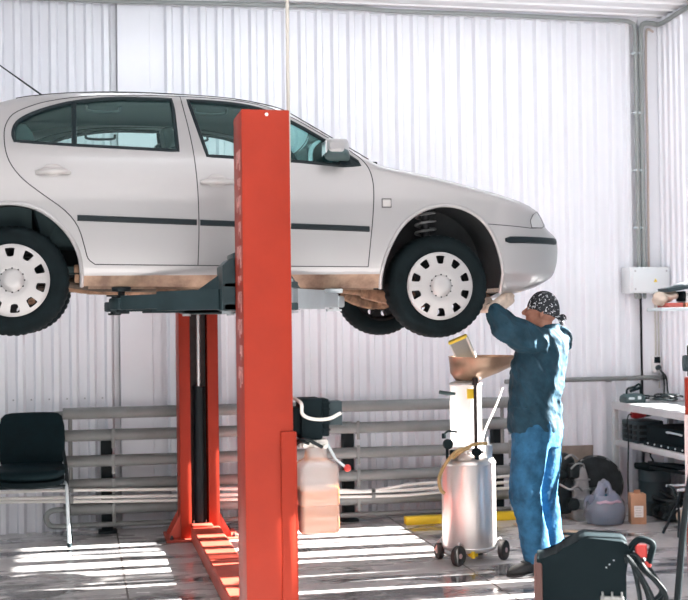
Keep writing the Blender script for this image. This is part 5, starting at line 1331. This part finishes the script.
sbox('box', 'white box on top of the orange box on the wall shelf', 'box', (4.63, 8.76, 1.736), (4.83, 8.91, 1.82), 'white_plastic', .03)
mb_ = MB(); mb_.sph((4.455, 8.84, 1.765), (.062, .07, .05), 18, 12); mb_.sph((4.53, 8.84, 1.788), (.070, .07, .044), 18, 12); mb_.box((4.50, 8.85, 1.78), (.12, .10, .06), .02); mb_.jitter(.022, 17)
tag(mb_.build('cloth', 'beige_cloth', origin=(4.49, 8.84, 1.735), smooth=60), 'crumpled beige cloth hanging over the end of the wall shelf', 'cloth')
mb_ = MB(); mb_.box((4.612, 8.81, 1.785), (.024, .10, .08), .006, rotz(.1)); mb_.box((4.605, 8.75, 1.80), (.018, .03, .05), .004, rotz(.4)); tag(mb_.build('plastic_part', 'black_plastic', origin=(4.612, 8.81, 1.74)), 'small black plastic part between the cloth and the white box', 'part')
cs_ = thing('flat_case', 'flat dark case with pale lid lying tilted on the shelf pile', 'case', (4.64, 8.83, 1.83))
rt = roty(R(-9)); c = V((4.64, 8.83, 1.858))
mb_ = MB(); mb_.box(c, (.34, .18, .032), .004, rt); mb_.build('tray', 'slate', cs_)
mb_ = MB(); mb_.box(c + rt @ V((.07, 0, .023)), (.20, .18, .014), .004, rt); mb_.build('lid', 'pale_grey', cs_)

# ------------------------------------------------------------------ red post at the right edge
rp = thing('red_post', 'red post with black control box at the right edge of the photo', 'post', (3.672, 6.98, 0)); rp.rotation_euler.z = -R(27)
mb_ = MB(); mb_.span((3.672, 6.98, .0), (3.93, 7.2, 1.245), .006); mb_.build('post', 'lift_red', rp)
mb_ = MB(); mb_.rings([rr_ring(3.664, 3.93, 6.962, 6.982, .008, z) for z in (.50, .52, 1.0, 1.02)]); mb_.build('painted_sun_panel', 'pink', rp)  # pale pink area is sunlight on the red post, put into the colour
mb_ = MB(); mb_.span((3.69, 6.97, 1.246), (3.90, 7.17, 1.45), .01); mb_.build('control_box', 'black_plastic', rp)
mb_ = MB(); mb_.lathe([(.02, 0), (.048, 0), (.052, .012), (.048, .03), (.02, .03)], (3.692, 7.0, 1.34), (-1, -.1, 0), 20); mb_.build('hose_reel', 'slate', rp)
mb_ = MB(); mb_.span((3.74, 6.962, 1.30), (3.84, 6.972, 1.36), .003); mb_.build('button_plate', 'pale_grey', rp)

# ------------------------------------------------------------------ jump starter in the foreground
js = thing('jump_starter', 'dark wedge-shaped starter unit with clamps in the right foreground', 'battery booster', (2.35, 5.5, 0)); js.rotation_euler.z = -R(22)
def fz(y): return .487 - (y - 560) * .00468
def fxx(p): return 2.112 + (p - 537) * .00513
prof = [(2.125, .02), (2.125, .478), (2.163, .470), (2.215, .491), (2.226, .512), (2.258, .520), (2.325, .570), (2.358, .583), (2.535, .566), (2.56, .545), (2.565, .51), (2.548, .41), (2.548, .02)]
mb_ = MB(); mb_.prism(prof, (0, 5.50, 0), (1, 0, 0), (0, 0, 1), (0, .24, 0))
es = [e for e in mb_.bm.edges]; bmesh.ops.bevel(mb_.bm, geom=es, offset=.010, segments=2, affect='EDGES', profile=.5, clamp_overlap=True); mb_.build('case', 'black_plastic', js)
mb_ = MB(); mb_.span((2.112, 5.49, .03), (2.155, 5.75, .458), .016); mb_.build('end_cap', 'rust_edge', js)
mb_ = MB()
for k in range(5): mb_.span((2.425, 5.484, .10 + k * .045), (2.535, 5.505, .125 + k * .045), .003)
for k in range(3): mb_.span((2.43 + k * .045, 5.480, .09), (2.44 + k * .045, 5.503, .325), .002)
mb_.build('grille', 'metal_grey', js)
mb_ = MB()
for x, z in ((2.47, .455), (2.455, .44), (2.49, .475)): mb_.sph((x, 5.5, z), .004, 8, 6)
mb_.pieces('indicator', 'pale_grey', js)
mb_ = MB()
for (x, y, r_) in ((2.62, 5.52, .2), (2.60, 5.60, .24), (2.63, 5.68, .17), (2.58, 5.48, .15)):
    mb_.tube(cr([(2.553, y, .47), (x - .03, y, .50), (x + .02, y - .02, .43), (x + r_ * .4, y - .03, .36), (x + r_ * .55, y - .02, .30), (x + r_ * .35, y, .25), (x, y + .02, .22), (2.556, y, .16)], 5), .0125, 8)
mb_.tube(cr([(2.575, 5.49, .47), (2.60, 5.47, .36), (2.615, 5.47, .20), (2.62, 5.48, .03)], 5), .011, 8); mb_.tube(cr([(2.58, 5.54, .45), (2.64, 5.50, .33), (2.66, 5.50, .2), (2.66, 5.52, .03)], 5), .011, 8)
mb_.build('cable', 'black', js)
mb_ = MB(); mb_.tube(cr([(2.562, 5.53, .51), (2.585, 5.53, .55), (2.615, 5.53, .572), (2.655, 5.53, .565), (2.675, 5.53, .545), (2.665, 5.53, .50), (2.655, 5.53, .46)], 5), .016, 8); mb_.tube(cr([(2.575, 5.535, .50), (2.60, 5.535, .47), (2.635, 5.535, .45), (2.66, 5.535, .44)], 4), .013, 8); cm = mb_.build('clamp', 'black_plastic', js)
mb_ = MB(); mb_.rings([rr_ring(2.592, 2.648, 5.515, 5.545, .012, z) for z in (.488, .50, .535, .545)]); mb_.box((2.65, 5.53, .455), (.03, .03, .03), .008); mb_.build('clamp_grip', 'red_knob', js)
mb_ = MB(); mb_.tube(cr([(2.955, 5.5, .98), (2.91, 5.5, .82), (2.87, 5.5, .58), (2.85, 5.5, .40), (2.832, 5.5, .22), (2.83, 5.5, .03)], 6), .017, 10)
mb_.tube([(2.83, 5.5, .02), (2.83, 5.9, .02)], .017, 8); mb_.tube([(2.83, 5.5, .02), (3.12, 5.5, .02), (3.12, 5.9, .02)], .017, 8); mb_.tube(cr([(2.955, 5.5, .98), (3.0, 5.5, 1.0), (3.08, 5.5, .98), (3.12, 5.5, .6), (3.12, 5.5, .02)], 5), .017, 8)
tag(mb_.build('trolley_frame', 'black', origin=(2.95, 5.6, 0)), 'slanted black tube frame standing in the right foreground', 'frame')
